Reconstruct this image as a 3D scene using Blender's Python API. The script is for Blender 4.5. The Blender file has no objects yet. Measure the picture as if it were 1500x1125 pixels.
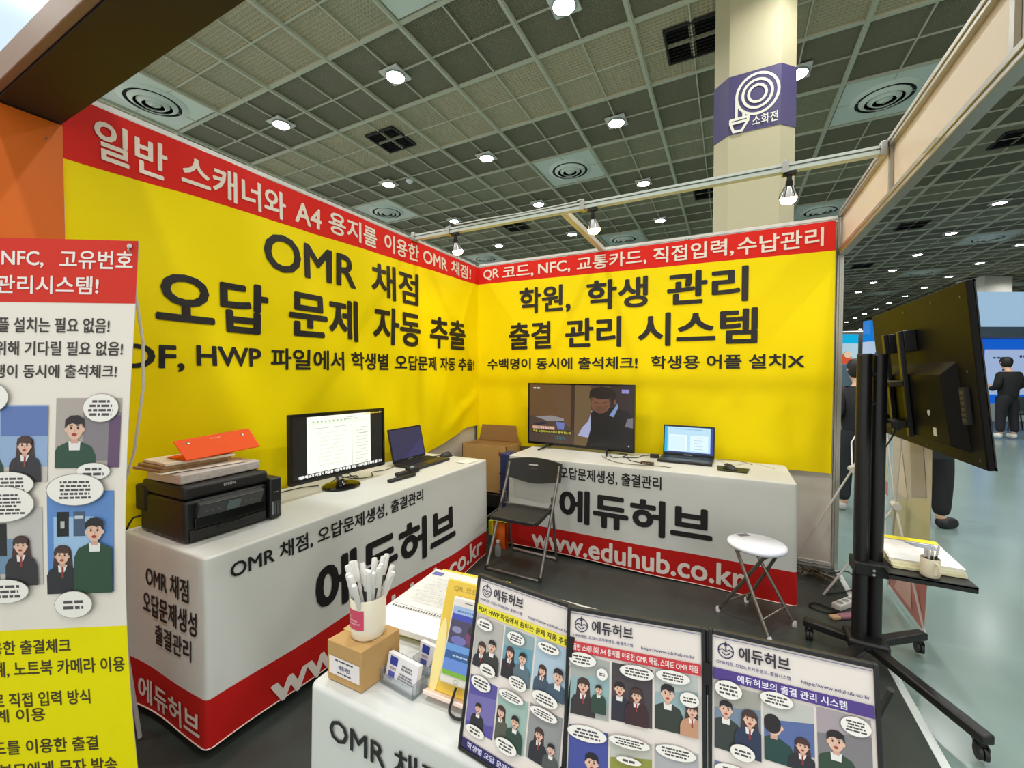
import bpy, bmesh, math, random
from mathutils import Vector, Matrix
random.seed(7)
PI = math.pi
D = bpy.data
SC = bpy.context.scene
COL = SC.collection

# ---------------------------------------------------------------- camera
CAMP = Vector((2.31, -3.70, 1.40))
YAW, PIT, ROL, FPX = .4752, -.0246, .0015, 616.8
cam_d = D.cameras.new('camera')
cam_d.sensor_width = 36
cam_d.lens = FPX * 36 / 1500
cam_d.clip_start = .02
cam_d.clip_end = 300
cam = D.objects.new('camera', cam_d)
COL.objects.link(cam)
cam.matrix_world = (Matrix.Translation(CAMP) @ Matrix.Rotation(YAW, 4, 'Z') @ Matrix.Rotation(PIT, 4, 'X')
                    @ Matrix.Rotation(PI / 2, 4, 'X') @ Matrix.Rotation(ROL, 4, 'Z'))
SC.camera = cam
# ---------------------------------------------------------------- world, exposure, light strengths
world = D.worlds.new('hall_ambient')
SC.world = world
world.use_nodes = True
world.node_tree.nodes['Background'].inputs[0].default_value = (.90, .90, .86, 1)
world.node_tree.nodes['Background'].inputs[1].default_value = .90
SC.view_settings.view_transform = 'Standard'
SC.view_settings.look = 'None'
SC.view_settings.exposure = .42
SC.view_settings.gamma = 1
SC.view_settings.use_curve_mapping = False
LAMP_W = 32.0       # each ceiling downlight
SPOT_W = 5.5       # each warm spot on the booth rail

# ---------------------------------------------------------------- materials
def lin(c):
    c = c / 255.0
    return c / 12.92 if c <= .04045 else ((c + .055) / 1.055) ** 2.4
_mats = {}
def mat(rgb, rough=.55, metal=0.0, emit=0.0, noise=.06, scale=30.0, bump=0.0, spec=.5, trans=0.0, alpha=1.0):
    key = (rgb, rough, metal, emit, noise, scale, bump, spec, trans, alpha)
    if key in _mats: return _mats[key]
    m = D.materials.new('surface')
    m.use_nodes = True
    nt = m.node_tree
    b = nt.nodes['Principled BSDF']
    c = tuple(lin(v) for v in rgb) + (1,)
    b.inputs['Base Color'].default_value = c
    b.inputs['Roughness'].default_value = rough
    b.inputs['Metallic'].default_value = metal
    b.inputs['Specular IOR Level'].default_value = spec
    if trans: b.inputs['Transmission Weight'].default_value = trans
    if alpha < 1: b.inputs['Alpha'].default_value = alpha
    if emit:
        b.inputs['Emission Color'].default_value = c
        b.inputs['Emission Strength'].default_value = emit
        b.inputs['Base Color'].default_value = (.01, .01, .01, 1)
    elif noise or bump:
        tc = nt.nodes.new('ShaderNodeTexCoord')
        n = nt.nodes.new('ShaderNodeTexNoise')
        n.inputs['Scale'].default_value = scale
        n.inputs['Detail'].default_value = 3
        nt.links.new(tc.outputs['Object'], n.inputs['Vector'])
        if noise:
            r = nt.nodes.new('ShaderNodeMapRange')
            r.inputs['To Min'].default_value = 1 - noise
            r.inputs['To Max'].default_value = 1 + noise
            nt.links.new(n.outputs['Fac'], r.inputs['Value'])
            mx = nt.nodes.new('ShaderNodeVectorMath'); mx.operation = 'SCALE'
            mx.inputs[0].default_value = c[:3]
            nt.links.new(r.outputs[0], mx.inputs['Scale'])
            nt.links.new(mx.outputs[0], b.inputs['Base Color'])
        if bump:
            bp = nt.nodes.new('ShaderNodeBump')
            bp.inputs['Strength'].default_value = bump
            bp.inputs['Distance'].default_value = .01
            nt.links.new(n.outputs['Fac'], bp.inputs['Height'])
            nt.links.new(bp.outputs[0], b.inputs['Normal'])
    _mats[key] = m
    return m
def flat(rgb): return mat(rgb, .5, 0, 0, 0)
def screen(rgb, e=1.0): return mat(rgb, .25, 0, round(e * .74, 3), 0)
def tile_mat(rgb, pitch):
    """painted pressed-metal ceiling tile with a fine egg-crate relief"""
    m = mat(rgb, .7, 0, 0, .08, 3.0).copy()
    nt = m.node_tree
    b = nt.nodes['Principled BSDF']
    tc = nt.nodes.new('ShaderNodeTexCoord')
    w = []
    for d in ('X', 'Y'):
        t = nt.nodes.new('ShaderNodeTexWave'); t.bands_direction = d
        t.inputs['Scale'].default_value = pitch
        nt.links.new(tc.outputs['Object'], t.inputs['Vector']); w.append(t)
    a = nt.nodes.new('ShaderNodeMath'); a.operation = 'MAXIMUM'
    nt.links.new(w[0].outputs['Fac'], a.inputs[0]); nt.links.new(w[1].outputs['Fac'], a.inputs[1])
    bp = nt.nodes.new('ShaderNodeBump'); bp.inputs['Strength'].default_value = .8; bp.inputs['Distance'].default_value = .02
    nt.links.new(a.outputs[0], bp.inputs['Height']); nt.links.new(bp.outputs[0], b.inputs['Normal'])
    return m

BLACK = mat((26, 26, 27), .45)
BLACKM = mat((20, 20, 21), .6)
GLOSSB = mat((10, 10, 11), .12, noise=0)
CHROME = mat((190, 190, 188), .28, 1.0, noise=.03)
ALU = mat((178, 176, 168), .38, .85, noise=.04)
WHITE = mat((232, 232, 230), .45, noise=.02)
CLOTH = mat((206, 208, 203), .62, noise=.02, scale=8, bump=.05)
INK = flat((22, 20, 22))
YEL = mat((252, 228, 0), .55, noise=.03, scale=2.5, spec=.15)
RED = mat((222, 40, 30), .55, noise=.03, scale=3, spec=.15)
SKRED = mat((182, 26, 22), .6, noise=.03, scale=3, spec=.2)
CREAM = flat((240, 232, 226))
KRAFT = mat((186, 148, 92), .75, noise=.08, scale=60)
KRAFTD = mat((150, 112, 66), .8, noise=.08, scale=60)

# ---------------------------------------------------------------- mesh helpers
class MB:
    def __init__(s): s.v = []; s.f = []; s.m = []; s.mats = []
    def mi(s, m):
        if m not in s.mats: s.mats.append(m)
        return s.mats.index(m)
    def add(s, vs, fs, m):
        o = len(s.v); i = s.mi(m)
        s.v += [tuple(v) for v in vs]
        for f in fs: s.f.append(tuple(o + k for k in f)); s.m.append(i)
        return s
    def box(s, a, b, m, F=None):
        (x0, y0, z0), (x1, y1, z1) = a, b
        x0, x1 = min(x0, x1), max(x0, x1); y0, y1 = min(y0, y1), max(y0, y1); z0, z1 = min(z0, z1), max(z0, z1)
        vs = [(x0, y0, z0), (x1, y0, z0), (x1, y1, z0), (x0, y1, z0), (x0, y0, z1), (x1, y0, z1), (x1, y1, z1), (x0, y1, z1)]
        if F: vs = [F(Vector(v)) for v in vs]
        return s.add(vs, [(0, 3, 2, 1), (4, 5, 6, 7), (0, 1, 5, 4), (1, 2, 6, 5), (2, 3, 7, 6), (3, 0, 4, 7)], m)
    def tube(s, pts, r, m, seg=8, caps=True):
        pts = [Vector(p) for p in pts]
        rs = r if isinstance(r, (list, tuple)) else [r] * len(pts)
        rings = []; prev = None
        for i, p in enumerate(pts):
            if i == 0: t = pts[1] - p
            elif i == len(pts) - 1: t = p - pts[i - 1]
            else: t = (pts[i + 1] - p).normalized() + (p - pts[i - 1]).normalized()
            t.normalize()
            if prev is None:
                a = Vector((0, 0, 1)) if abs(t.z) < .9 else Vector((1, 0, 0))
                n = t.cross(a).normalized()
            else:
                n = (prev - t * prev.dot(t)).normalized()
            prev = n; bnm = t.cross(n)
            rings.append([p + (n * math.cos(2 * PI * k / seg) + bnm * math.sin(2 * PI * k / seg)) * rs[i] for k in range(seg)])
        vs = [v for rg in rings for v in rg]; fs = []
        for i in range(len(rings) - 1):
            for k in range(seg):
                k2 = (k + 1) % seg
                fs.append((i * seg + k, i * seg + k2, (i + 1) * seg + k2, (i + 1) * seg + k))
        if caps:
            fs.append(tuple(range(seg - 1, -1, -1))); fs.append(tuple((len(rings) - 1) * seg + k for k in range(seg)))
        return s.add(vs, fs, m)
    def lathe(s, prof, c, m, seg=24, F=None, sy=1.0):
        c = Vector(c); vs = []; fs = []
        for (r, z) in prof:
            for k in range(seg):
                a = 2 * PI * k / seg
                p = Vector((r * math.cos(a), r * math.sin(a) * sy, z))
                vs.append(c + (F(p) if F else p))
        n = len(prof)
        for i in range(n - 1):
            for k in range(seg):
                k2 = (k + 1) % seg
                fs.append((i * seg + k, i * seg + k2, (i + 1) * seg + k2, (i + 1) * seg + k))
        if prof[0][0] > 1e-5: fs.append(tuple(range(seg - 1, -1, -1)))
        if prof[-1][0] > 1e-5: fs.append(tuple((n - 1) * seg + k for k in range(seg)))
        return s.add(vs, fs, m)
    def prism(s, poly, z0, z1, m, F=None):
        n = len(poly)
        vs = [Vector((x, y, z0)) for x, y in poly] + [Vector((x, y, z1)) for x, y in poly]
        if F: vs = [F(v) for v in vs]
        fs = [tuple(range(n - 1, -1, -1)), tuple(range(n, 2 * n))] + [(i, (i + 1) % n, n + (i + 1) % n, n + i) for i in range(n)]
        return s.add(vs, fs, m)
    def grid(s, fn, us, vs_, m, flip=False):
        vs = [fn(u, v) for v in vs_ for u in us]; nu = len(us); fs = []
        for j in range(len(vs_) - 1):
            for i in range(nu - 1):
                q = (j * nu + i, j * nu + i + 1, (j + 1) * nu + i + 1, (j + 1) * nu + i)
                fs.append(q[::-1] if flip else q)
        return s.add(vs, fs, m)

def frame(o, ux, uy):
    o = Vector(o); ux = Vector(ux).normalized(); uy = Vector(uy); uy = (uy - ux * ux.dot(uy)).normalized(); n = ux.cross(uy)
    f = lambda p: o + ux * p[0] + uy * p[1] + n * p[2]
    f.o, f.ux, f.uy, f.n = o, ux, uy, n
    return f
def rotz(c, a):
    c = Vector(c); R = Matrix.Rotation(a, 3, 'Z')
    return lambda p: c + R @ Vector(p)
def world_loc(o):
    l = Vector((0, 0, 0))
    while o: l += o.location; o = o.parent
    return l
def build(name, mb, parent=None, label=None, bevel=0.0, smooth=True, loc=None, angle=.6):
    me = D.meshes.new(name)
    off = world_loc(parent) if parent else Vector(loc or (0, 0, 0))
    me.from_pydata([tuple(Vector(v) - off) for v in mb.v], [], mb.f)
    for m in mb.mats: me.materials.append(m)
    me.polygons.foreach_set('material_index', mb.m)
    if smooth:
        me.polygons.foreach_set('use_smooth', [True] * len(mb.f))
        me.set_sharp_from_angle(angle=angle)
    me.update()
    o = D.objects.new(name, me); COL.objects.link(o)
    if parent: o.parent = parent
    elif loc: o.location = loc
    if label: o['label'] = label
    if bevel:
        b = o.modifiers.new('edges', 'BEVEL'); b.width = bevel; b.segments = 2; b.limit_method = 'ANGLE'; b.angle_limit = .7
    return o
def tag(o, label, cat, group=None, kind=None):
    o['label'] = label; o['category'] = cat
    if group: o['group'] = group
    if kind: o['kind'] = kind
    return o
def thing(name, loc, label, cat, group=None):
    o = D.objects.new(name, None); COL.objects.link(o); o.location = loc; o.empty_display_size = .1
    return tag(o, label, cat, group)
def struct(o): o['kind'] = 'structure'; return o

# ---------------------------------------------------------------- text
_tcache = {}
def glyphs(s, bold):
    k = (s, bold)
    if k not in _tcache:
        c = D.curves.new('t', 'FONT'); c.body = s; c.offset = 0 if bold > .015 else bold; c.resolution_u = 3 if bold > .025 else 2; c.fill_mode = 'FRONT'
        o = D.objects.new('t', c); COL.objects.link(o)
        bpy.context.view_layer.update()
        ev = o.evaluated_get(bpy.context.evaluated_depsgraph_get()); me = ev.to_mesh()
        vs = [(v.co.x, v.co.y) for v in me.vertices]; fs = [tuple(p.vertices) for p in me.polygons]
        ev.to_mesh_clear(); D.objects.remove(o); D.curves.remove(c)
        if bold > .015:      # heavier weight: the glyphs swept round a small circle
            r = bold * .62; nv = len(vs); lay = []; v0, f0 = vs, fs; vs, fs = [], []; nd = 8 if bold > .025 else 4
            for k2 in range(nd):
                a = 2 * PI * (k2 + .5) / nd
                fs += [tuple(i + len(vs) for i in f) for f in f0]
                vs += [(x + r * math.cos(a), y + r * math.sin(a)) for x, y in v0]; lay += [k2] * nv
        else: lay = [0] * len(vs)
        x0 = min(v[0] for v in vs); x1 = max(v[0] for v in vs); y0 = min(v[1] for v in vs); y1 = max(v[1] for v in vs)
        vs = [((x - x0) / (x1 - x0), (y - y0) / (y1 - y0), l) for (x, y), l in zip(vs, lay)]
        _tcache[k] = (vs, fs)
    return _tcache[k]
def text(mb, s, fn, u0, u1, v0, v1, m, bold=.02, cut=0.0):
    """set the string s in the box u0..u1 x v0..v1 of the surface fn(u, v)"""
    vs, fs = glyphs(s, bold)
    P = [(u0 + x * (u1 - u0), v0 + y * (v1 - v0), l) for x, y, l in vs]
    uc, vc = (u0 + u1) / 2, (v0 + v1) / 2; e_ = (v1 - v0) * .1
    N = (Vector(fn(uc + e_, vc)) - Vector(fn(uc, vc))).cross(Vector(fn(uc, vc + e_)) - Vector(fn(uc, vc))).normalized()
    L_ = 1.2e-5 + (v1 - v0) * 1.0e-3
    if cut:
        bm = bmesh.new(); bv = [bm.verts.new((x, y, l)) for x, y, l in P]
        for f in fs:
            try: bm.faces.new([bv[i] for i in f])
            except ValueError: pass
        for a, lo, hi in ((0, min(u0, u1), max(u0, u1)), (1, min(v0, v1), max(v0, v1))):
            t = lo + cut
            while t < hi:
                co = [0, 0, 0]; no = [0, 0, 0]; co[a] = t; no[a] = 1
                bmesh.ops.bisect_plane(bm, geom=bm.verts[:] + bm.edges[:] + bm.faces[:], plane_co=co, plane_no=no)
                t += cut
        bm.verts.ensure_lookup_table(); bm.verts.index_update()
        P = [(v.co.x, v.co.y, v.co.z) for v in bm.verts]; fs = [tuple(v.index for v in f.verts) for f in bm.faces]; bm.free()
    mb.add([Vector(fn(u, v)) + N * l * L_ for u, v, l in P], fs, m)

# ---------------------------------------------------------------- flat print (posters, screens, pages)
def clip_poly(p, r):
    x0, y0, x1, y1 = r
    for ax, val, sg in ((0, x0, 1), (0, x1, -1), (1, y0, 1), (1, y1, -1)):
        out = []
        for i in range(len(p)):
            a, b = p[i - 1], p[i]
            da, db = (a[ax] - val) * sg, (b[ax] - val) * sg
            if da >= 0: 
                if db >= 0: out.append(b)
                else: t = da / (da - db); out.append((a[0] + t * (b[0] - a[0]), a[1] + t * (b[1] - a[1])))
            elif db >= 0:
                t = da / (da - db); out.append((a[0] + t * (b[0] - a[0]), a[1] + t * (b[1] - a[1]))); out.append(b)
        p = out
        if len(p) < 3: return []
    return p
class Print:
    def __init__(s, fn, step=.00016, base=.0004, clip=None, mk=flat):
        s.fn = fn; s.mb = MB(); s.h = base; s.step = step; s.clip = clip; s.mk = mk
    def poly(s, p, c, up=True):
        if s.clip: p = clip_poly(p, s.clip)
        if len(p) < 3: return
        if up: s.h += s.step
        A = sum(p[i - 1][0] * p[i][1] - p[i][0] * p[i - 1][1] for i in range(len(p)))
        if A < 0: p = p[::-1]
        s.mb.add([s.fn((x, y, s.h)) for x, y in p], [tuple(range(len(p)))], s.mk(c))
    def rect(s, x0, y0, x1, y1, c): s.poly([(x0, y0), (x1, y0), (x1, y1), (x0, y1)], c)
    def ell(s, x, y, a, b, c, n=20, up=True, a0=0, a1=2 * PI):
        s.poly([(x + a * math.cos(a0 + (a1 - a0) * k / n), y + b * math.sin(a0 + (a1 - a0) * k / n)) for k in range(n)], c, up)
    def stroke(s, pts, w, c, up=True):
        if up: s.h += s.step
        for i in range(len(pts) - 1):
            a = Vector(pts[i]); b = Vector(pts[i + 1]); d = (b - a)
            if d.length < 1e-7: continue
            d.normalize(); n = Vector((-d.y, d.x)) * w / 2; e = d * w * .25; s.h += s.step * .02
            s.poly([tuple(a - e + n), tuple(a - e - n), tuple(b + e - n), tuple(b + e + n)], c, False)
    def ring(s, x, y, a, b, w, c, n=28):
        s.stroke([(x + a * math.cos(2 * PI * k / n), y + b * math.sin(2 * PI * k / n)) for k in range(n + 1)], w, c)
    def text(s, t, x0, x1, y0, y1, c, bold=.02):
        s.h += s.step
        text(s.mb, t, lambda u, v: s.fn((u, v, s.h)), x0, x1, y0, y1, s.mk(c), bold)
    def bars(s, x, y, w, rows, lh, c):
        """rows of unreadably small print"""
        s.h += s.step
        rnd = random.Random(int(x * 9999) + int(y * 7777) + rows)
        for r in range(rows):
            ww = w * (.65 + .35 * rnd.random()); t = x - ww / 2; yy = y + (rows / 2 - r - .8) * lh
            while t < x + ww / 2 - .001:
                l = lh * (.5 + rnd.random() * 1.6); l = min(l, x + ww / 2 - t)
                s.poly([(t, yy), (t + l, yy), (t + l, yy + lh * .55), (t, yy + lh * .55)], c, False); t += l + lh * .3
    def bubble(s, x, y, a, b, rows, c=(246, 242, 236)):
        s.ell(x, y, a * 1.03, b * 1.04, (150, 145, 142), 24); s.ell(x, y, a, b, c, 24)
        s.bars(x, y, a * 1.45, rows, min(b * 1.25 / rows, a * .3), (84, 78, 80))
SKIN = (232, 190, 168)
def figure2d(p, x, y, h, sex='m', top=(52, 66, 58), face=0, mouth=True, back=False, skin=SKIN):
    """a plain drawn student, bust; (x, y) is the chin, h the head height"""
    hair = (40, 34, 38) if sex == 'm' else (74, 52, 50)
    if sex == 'f':
        p.poly([(x - .52 * h, y + .6 * h), (x - .6 * h, y - .25 * h), (x - .45 * h, y - .45 * h), (x + .45 * h, y - .45 * h), (x + .6 * h, y - .25 * h), (x + .52 * h, y + .6 * h)], hair)
        p.ell(x, y + .62 * h, .54 * h, .5 * h, hair)
    b = [(x - .22 * h, y - .1 * h), (x - .8 * h, y - .38 * h), (x - 1.0 * h, y - .8 * h), (x - 1.05 * h, y - 2.6 * h),
         (x + 1.05 * h, y - 2.6 * h), (x + 1.0 * h, y - .8 * h), (x + .8 * h, y - .38 * h), (x + .22 * h, y - .1 * h)]
    p.poly(b, top)
    if not back:
        p.poly([(x - .28 * h, y - .12 * h), (x + .28 * h, y - .12 * h), (x + (.1 * h if sex == 'f' else .25 * h), y - .55 * h), (x - .25 * h, y - .55 * h)], (236, 234, 232))
        if sex == 'f': p.poly([(x - .06 * h, y - .2 * h), (x + .06 * h, y - .2 * h), (x + .07 * h, y - .9 * h), (x - .07 * h, y - .9 * h)], (150, 60, 60))
    p.poly([(x - .16 * h, y + .15 * h), (x + .16 * h, y + .15 * h), (x + .17 * h, y - .22 * h), (x - .17 * h, y - .22 * h)], (216, 168, 148))
    p.ell(x + .02 * h * face, y + .42 * h, .38 * h, .46 * h, skin)
    p.ell(x - .4 * h + .05 * h * face, y + .42 * h, .07 * h, .11 * h, skin); p.ell(x + .4 * h + .05 * h * face, y + .42 * h, .07 * h, .11 * h, skin, up=False)
    if back:
        p.ell(x - .08 * h, y + .55 * h, .43 * h, .5 * h, hair); return
    fx = x + .08 * h * face
    if sex == 'm':
        p.poly([(x - .46 * h, y + .5 * h), (x - .44 * h, y + .9 * h), (x - .2 * h, y + 1.1 * h), (x + .15 * h, y + 1.12 * h), (x + .42 * h, y + .95 * h), (x + .47 * h, y + .5 * h),
                (x + .36 * h, y + .72 * h), (x + .1 * h, y + .66 * h), (x - .1 * h, y + .74 * h), (x - .34 * h, y + .66 * h)], hair)
    else:
        p.poly([(x - .44 * h, y + .35 * h), (x - .46 * h, y + .9 * h), (x - .2 * h, y + 1.1 * h), (x + .2 * h, y + 1.1 * h), (x + .46 * h, y + .9 * h), (x + .44 * h, y + .35 * h),
                (x + .34 * h, y + .62 * h), (x - .3 * h, y + .66 * h)], hair)
    for e in (-.16, .16):
        p.ell(fx + e * h, y + .5 * h, .045 * h, .06 * h, (40, 30, 30), 10)
        p.stroke([(fx + (e - .07) * h, y + .61 * h), (fx + (e + .07) * h, y + .62 * h)], .03 * h, (60, 44, 40))
    p.stroke([(fx, y + .44 * h), (fx + .03 * h, y + .33 * h)], .025 * h, (200, 150, 130))
    if mouth: p.ell(fx, y + .2 * h, .11 * h, .07 * h, (168, 60, 56), 12)
    else: p.stroke([(fx - .08 * h, y + .2 * h), (fx + .08 * h, y + .2 * h)], .03 * h, (168, 80, 70))
def comic(fn, x0, y0, x1, y1, bg, figs, bubbles, extra=(), bg2=None):
    """one drawn panel; figs in panel fractions"""
    w, h = x1 - x0, y1 - y0
    p = Print(fn, step=.00012, base=.0006, clip=(x0, y0, x1, y1))
    p.rect(x0, y0, x1, y1, bg)
    if bg2: p.poly([(x0, y0 + h * .1), (x1, y0 + h * .25), (x1, y0 + h * .75), (x0, y0 + h * .62)], bg2)
    for (a, b, c, d, col) in extra: p.rect(x0 + a * w, y0 + b * h, x0 + c * w, y0 + d * h, col)
    for f in figs: figure2d(p, x0 + f[0] * w, y0 + f[1] * h, f[2] * h, *f[3:])
    p.clip = None
    for (bx, by, ba, bb, rows) in bubbles: p.bubble(x0 + bx * w, y0 + by * h, ba * w, bb * h, rows)
    return p.mb
def emblem(p, x, y, r, c=(52, 50, 90)):
    p.ring(x, y - r * .1, r * .86, r * .86, r * .13, c, 22)
    p.poly([(x - r * .2, y + r * .5), (x, y + r * 1.15), (x + r * .2, y + r * .5)], c)
    p.stroke([(x, y + r * .6), (x, y - r * .05)], r * .12, c)
    p.stroke([(x - r * .8, y - r * .1), (x - r * .4, y + r * .1), (x, y - r * .15), (x + r * .4, y + r * .1), (x + r * .8, y - r * .1)], r * .12, c)
    p.stroke([(x - r * .45, y - r * .3), (x, y - r * .6), (x + r * .45, y - r * .3)], r * .12, c)

def pixel_of(w):
    q = cam.matrix_world.inverted() @ Vector(w)
    if q.z >= -.01: return None
    return 750 + FPX * q.x / -q.z, 562.5 - FPX * q.y / -q.z
cam_inv_cache = cam.matrix_world.inverted()

# ================================================================ THE SETTING
# ---- floors
fm = mat((122, 142, 136), .20, noise=.10, scale=1.2, spec=.5)
mb = MB()
mb.box((-16, -8, -.12), (32, 60, -.012), fm)
struct(build('floor', mb, smooth=False))
cm = mat((56, 62, 58), .38, noise=.16, scale=14, bump=.25)
cp = D.objects.new('floor_carpet', None); COL.objects.link(cp); struct(cp)
ys = [-3.12, -2.3, -1.3, -.3, .0]
for i in range(4):
    mb = MB(); mb.box((.0, ys[i] + .002, -.011), (3.0, ys[i + 1] - .002, 0), cm)
    build('carpet_strip', mb, cp, bevel=.002)
mb = MB(); mb.box((3.0, -3.14, -.011), (3.03, 0, .002), mat((205, 214, 212), .3)); struct(build('trim_1', mb))

# ---- hall ceiling: 1.5 m modules, two tiles wide, between heavy runners
CZ = 6.45
S2 = 3.0022; LX = .2602; LY = 1.81
MOD = S2 / 2
ceil = D.objects.new('ceiling', None); COL.objects.link(ceil); ceil.location = (0, 0, CZ); struct(ceil)
run_m = mat((190, 190, 168), .5, noise=.06)
XI = range(-6, 10); YI = range(-3, 19)        # lattice (3 m) range
xlo, xhi = LX + (-5.25) * S2, LX + 9.75 * S2
ylo, yhi = LY + (-2.25) * S2, LY + 18.75 * S2
for k in range(-11, 20):
    x = LX + (k / 2 + .25) * S2
    if xlo - .01 <= x <= xhi + .01:
        mb = MB(); mb.box((x - .038, ylo, CZ - .03), (x + .038, yhi, CZ + .03), run_m); mb.box((x - .02, ylo, CZ - .045), (x + .02, yhi, CZ - .03), run_m)
        build('ceiling_runner', mb, ceil, smooth=False)
    x2 = LX + k / 2 * S2
    if xlo < x2 < xhi:
        mb = MB(); mb.box((x2 - .011, ylo, CZ - .018), (x2 + .011, yhi, CZ + .03), run_m); build('thin_runner', mb, ceil, smooth=False)
for k in range(-5, 38):
    y = LY + (k / 2 + .25) * S2
    if ylo - .01 <= y <= yhi + .01:
        mb = MB(); mb.box((xlo, y - .032, CZ - .026), (xhi, y + .032, CZ + .03), run_m); build('ceiling_runner', mb, ceil, smooth=False)
    y2 = LY + k / 2 * S2
    if ylo < y2 < yhi:
        mb = MB(); mb.box((xlo, y2 - .010, CZ - .016), (xhi, y2 + .010, CZ + .03), run_m); build('thin_runner', mb, ceil, smooth=False)
T_DARK = [tile_mat((132, 127, 102), 14), tile_mat((126, 122, 96), 14)]
T_TAN = [tile_mat((178, 166, 134), 5), tile_mat((168, 160, 130), 5)]
T_MID = [tile_mat((148, 144, 116), 8), tile_mat((142, 140, 112), 8)]
def tile_kind(j2):      # j2 = module row in half lattice steps
    if j2 % 2 == 0: return T_DARK
    return T_TAN if j2 <= 1 else T_MID
tiles = []
h = MOD / 4
for i2 in range(-10, 20):
    for j2 in range(-4, 38):
        cx, cy = LX + i2 / 2 * S2, LY + j2 / 2 * S2
        if (i2 % 4 == 3) and (j2 % 4 == 3): continue        # air diffuser plate fills the module
        for a in (-1, 1):
            for b in (-1, 1):
                x, y = cx + a * h, cy + b * h
                p = pixel_of((x, y, CZ)); vis = p and -60 < p[0] < 1560 and -60 < p[1] < 470
                if vis and p[0] < 1235 and p[1] > 400: vis = False
                d = (Vector((x, y, CZ)) - CAMP).length
                tiles.append((0 if vis else 1, d, x, y, j2, i2))
tiles.sort()
protos = {}
bulk = MB()
rnd = random.Random(3)
for n, (nv, d, x, y, j2, i2) in enumerate(tiles):
    m = tile_kind(j2)[rnd.random() < .35]
    s = h - .012
    if n < 300:
        if m.name not in protos:
            t = MB(); t.prism([(-s, -s), (s, -s), (s, s), (-s, s)], .012, .03, m)
            for a in range(4):      # pressed rim
                R = Matrix.Rotation(a * PI / 2, 3, 'Z')
                t.box((-s, -s, .004), (s, -s + .03, .012), m, F=lambda p, R=R: R @ p)
            protos[m.name] = build('ceiling_tile', t, None, smooth=False)
            o = protos[m.name]
        else:
            o = protos[m.name].copy(); COL.objects.link(o)
        o.parent = ceil; o.location = (x, y, 0)
    else:
        bulk.add([(x - s, y - s, CZ + .012), (x + s, y - s, CZ + .012), (x + s, y + s, CZ + .012), (x - s, y + s, CZ + .012),
                  (x - s, y - s, CZ + .03), (x + s, y - s, CZ + .03), (x + s, y + s, CZ + .03), (x - s, y + s, CZ + .03)],
                 [(0, 3, 2, 1), (0, 1, 5, 4), (1, 2, 6, 5), (2, 3, 7, 6), (3, 0, 4, 7)], m)
b = build('ceiling_tiles', bulk, ceil, smooth=False); b['kind'] = 'stuff'
mb = MB(); mb.box((xlo, ylo, CZ + .04), (xhi, yhi, CZ + .1), mat((60, 62, 56), .9)); build('ceiling_slab', mb, ceil, smooth=False)

# ---- ceiling fixtures
def in_view(p, wall=True):
    q = pixel_of(p)
    if not q or not (-20 < q[0] < 1520 and -25 < q[1] < 520): return False
    if not wall: return True
    x, y = q
    if x < 700 and y > 168 + (x - 157) * .405: return False
    if 700 <= x < 1240 and y > 389 - (x - 700) * .138: return False
    if 1240 <= x and y < 377 - (x - 1241) * 1.108 and y > 313 - (x - 1240) * 1.542: return False
    if 1043 < x < 1164 and y < 340: return False
    if x > 1285 and y > 467 - (x - 1283) * .43 and x < 1420: return False
    if x < 392 and y < 205 - (x - 93) * .68: return False
    return True
def place_words(p):
    x, y = pixel_of(p)
    return x, y
lens_m = mat((255, 252, 240), .3, 0, 26.0, 0)
flange_m = mat((214, 216, 205), .4)
def light_mesh():
    mb = MB()
    mb.box((-.19, -.19, -.045), (.19, .19, -.02), flange_m)
    mb.lathe([(.165, -.046), (.17, -.07), (.15, -.072), (.145, -.05)], (0, 0, 0), CHROME, 24)
    return mb
LIGHT0 = None
lights = []
for i in XI:
    for j in YI:
        p = Vector((LX + i * S2, LY + j * S2, CZ))
        if in_view(p): lights.append((pixel_of(p), p))
        elif -2 <= i <= 3 and -2 <= j <= 2: lights.append((None, p))
order = ['nearest', 'second', 'third', 'fourth', 'fifth', 'sixth', 'seventh', 'eighth', 'ninth', 'tenth', 'eleventh', 'twelfth', 'thirteenth', 'fourteenth', 'fifteenth', 'sixteenth', 'seventeenth', 'eighteenth', 'nineteenth', 'twentieth', 'twenty-first', 'twenty-second', 'twenty-third', 'twenty-fourth', 'twenty-fifth', 'twenty-sixth']
rows = {}
for q, p in lights: rows.setdefault(round((p.x - LX) / S2), []).append(p)
for r in rows.values(): r.sort(key=lambda p: (p - CAMP).length)
def row_phrase(i):
    if i < 0: return 'row of downlights above the long left banner, line %s from the fire hose column' % order[-i]
    return {0: 'line of downlights just left of the fire hose column', 1: 'line of downlights passing the right edge of the fire hose column'}.get(i, 'line of downlights right of the white fascia board, line %s from it' % order[max(0, i - 2)])
lamp_n = 0
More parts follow.
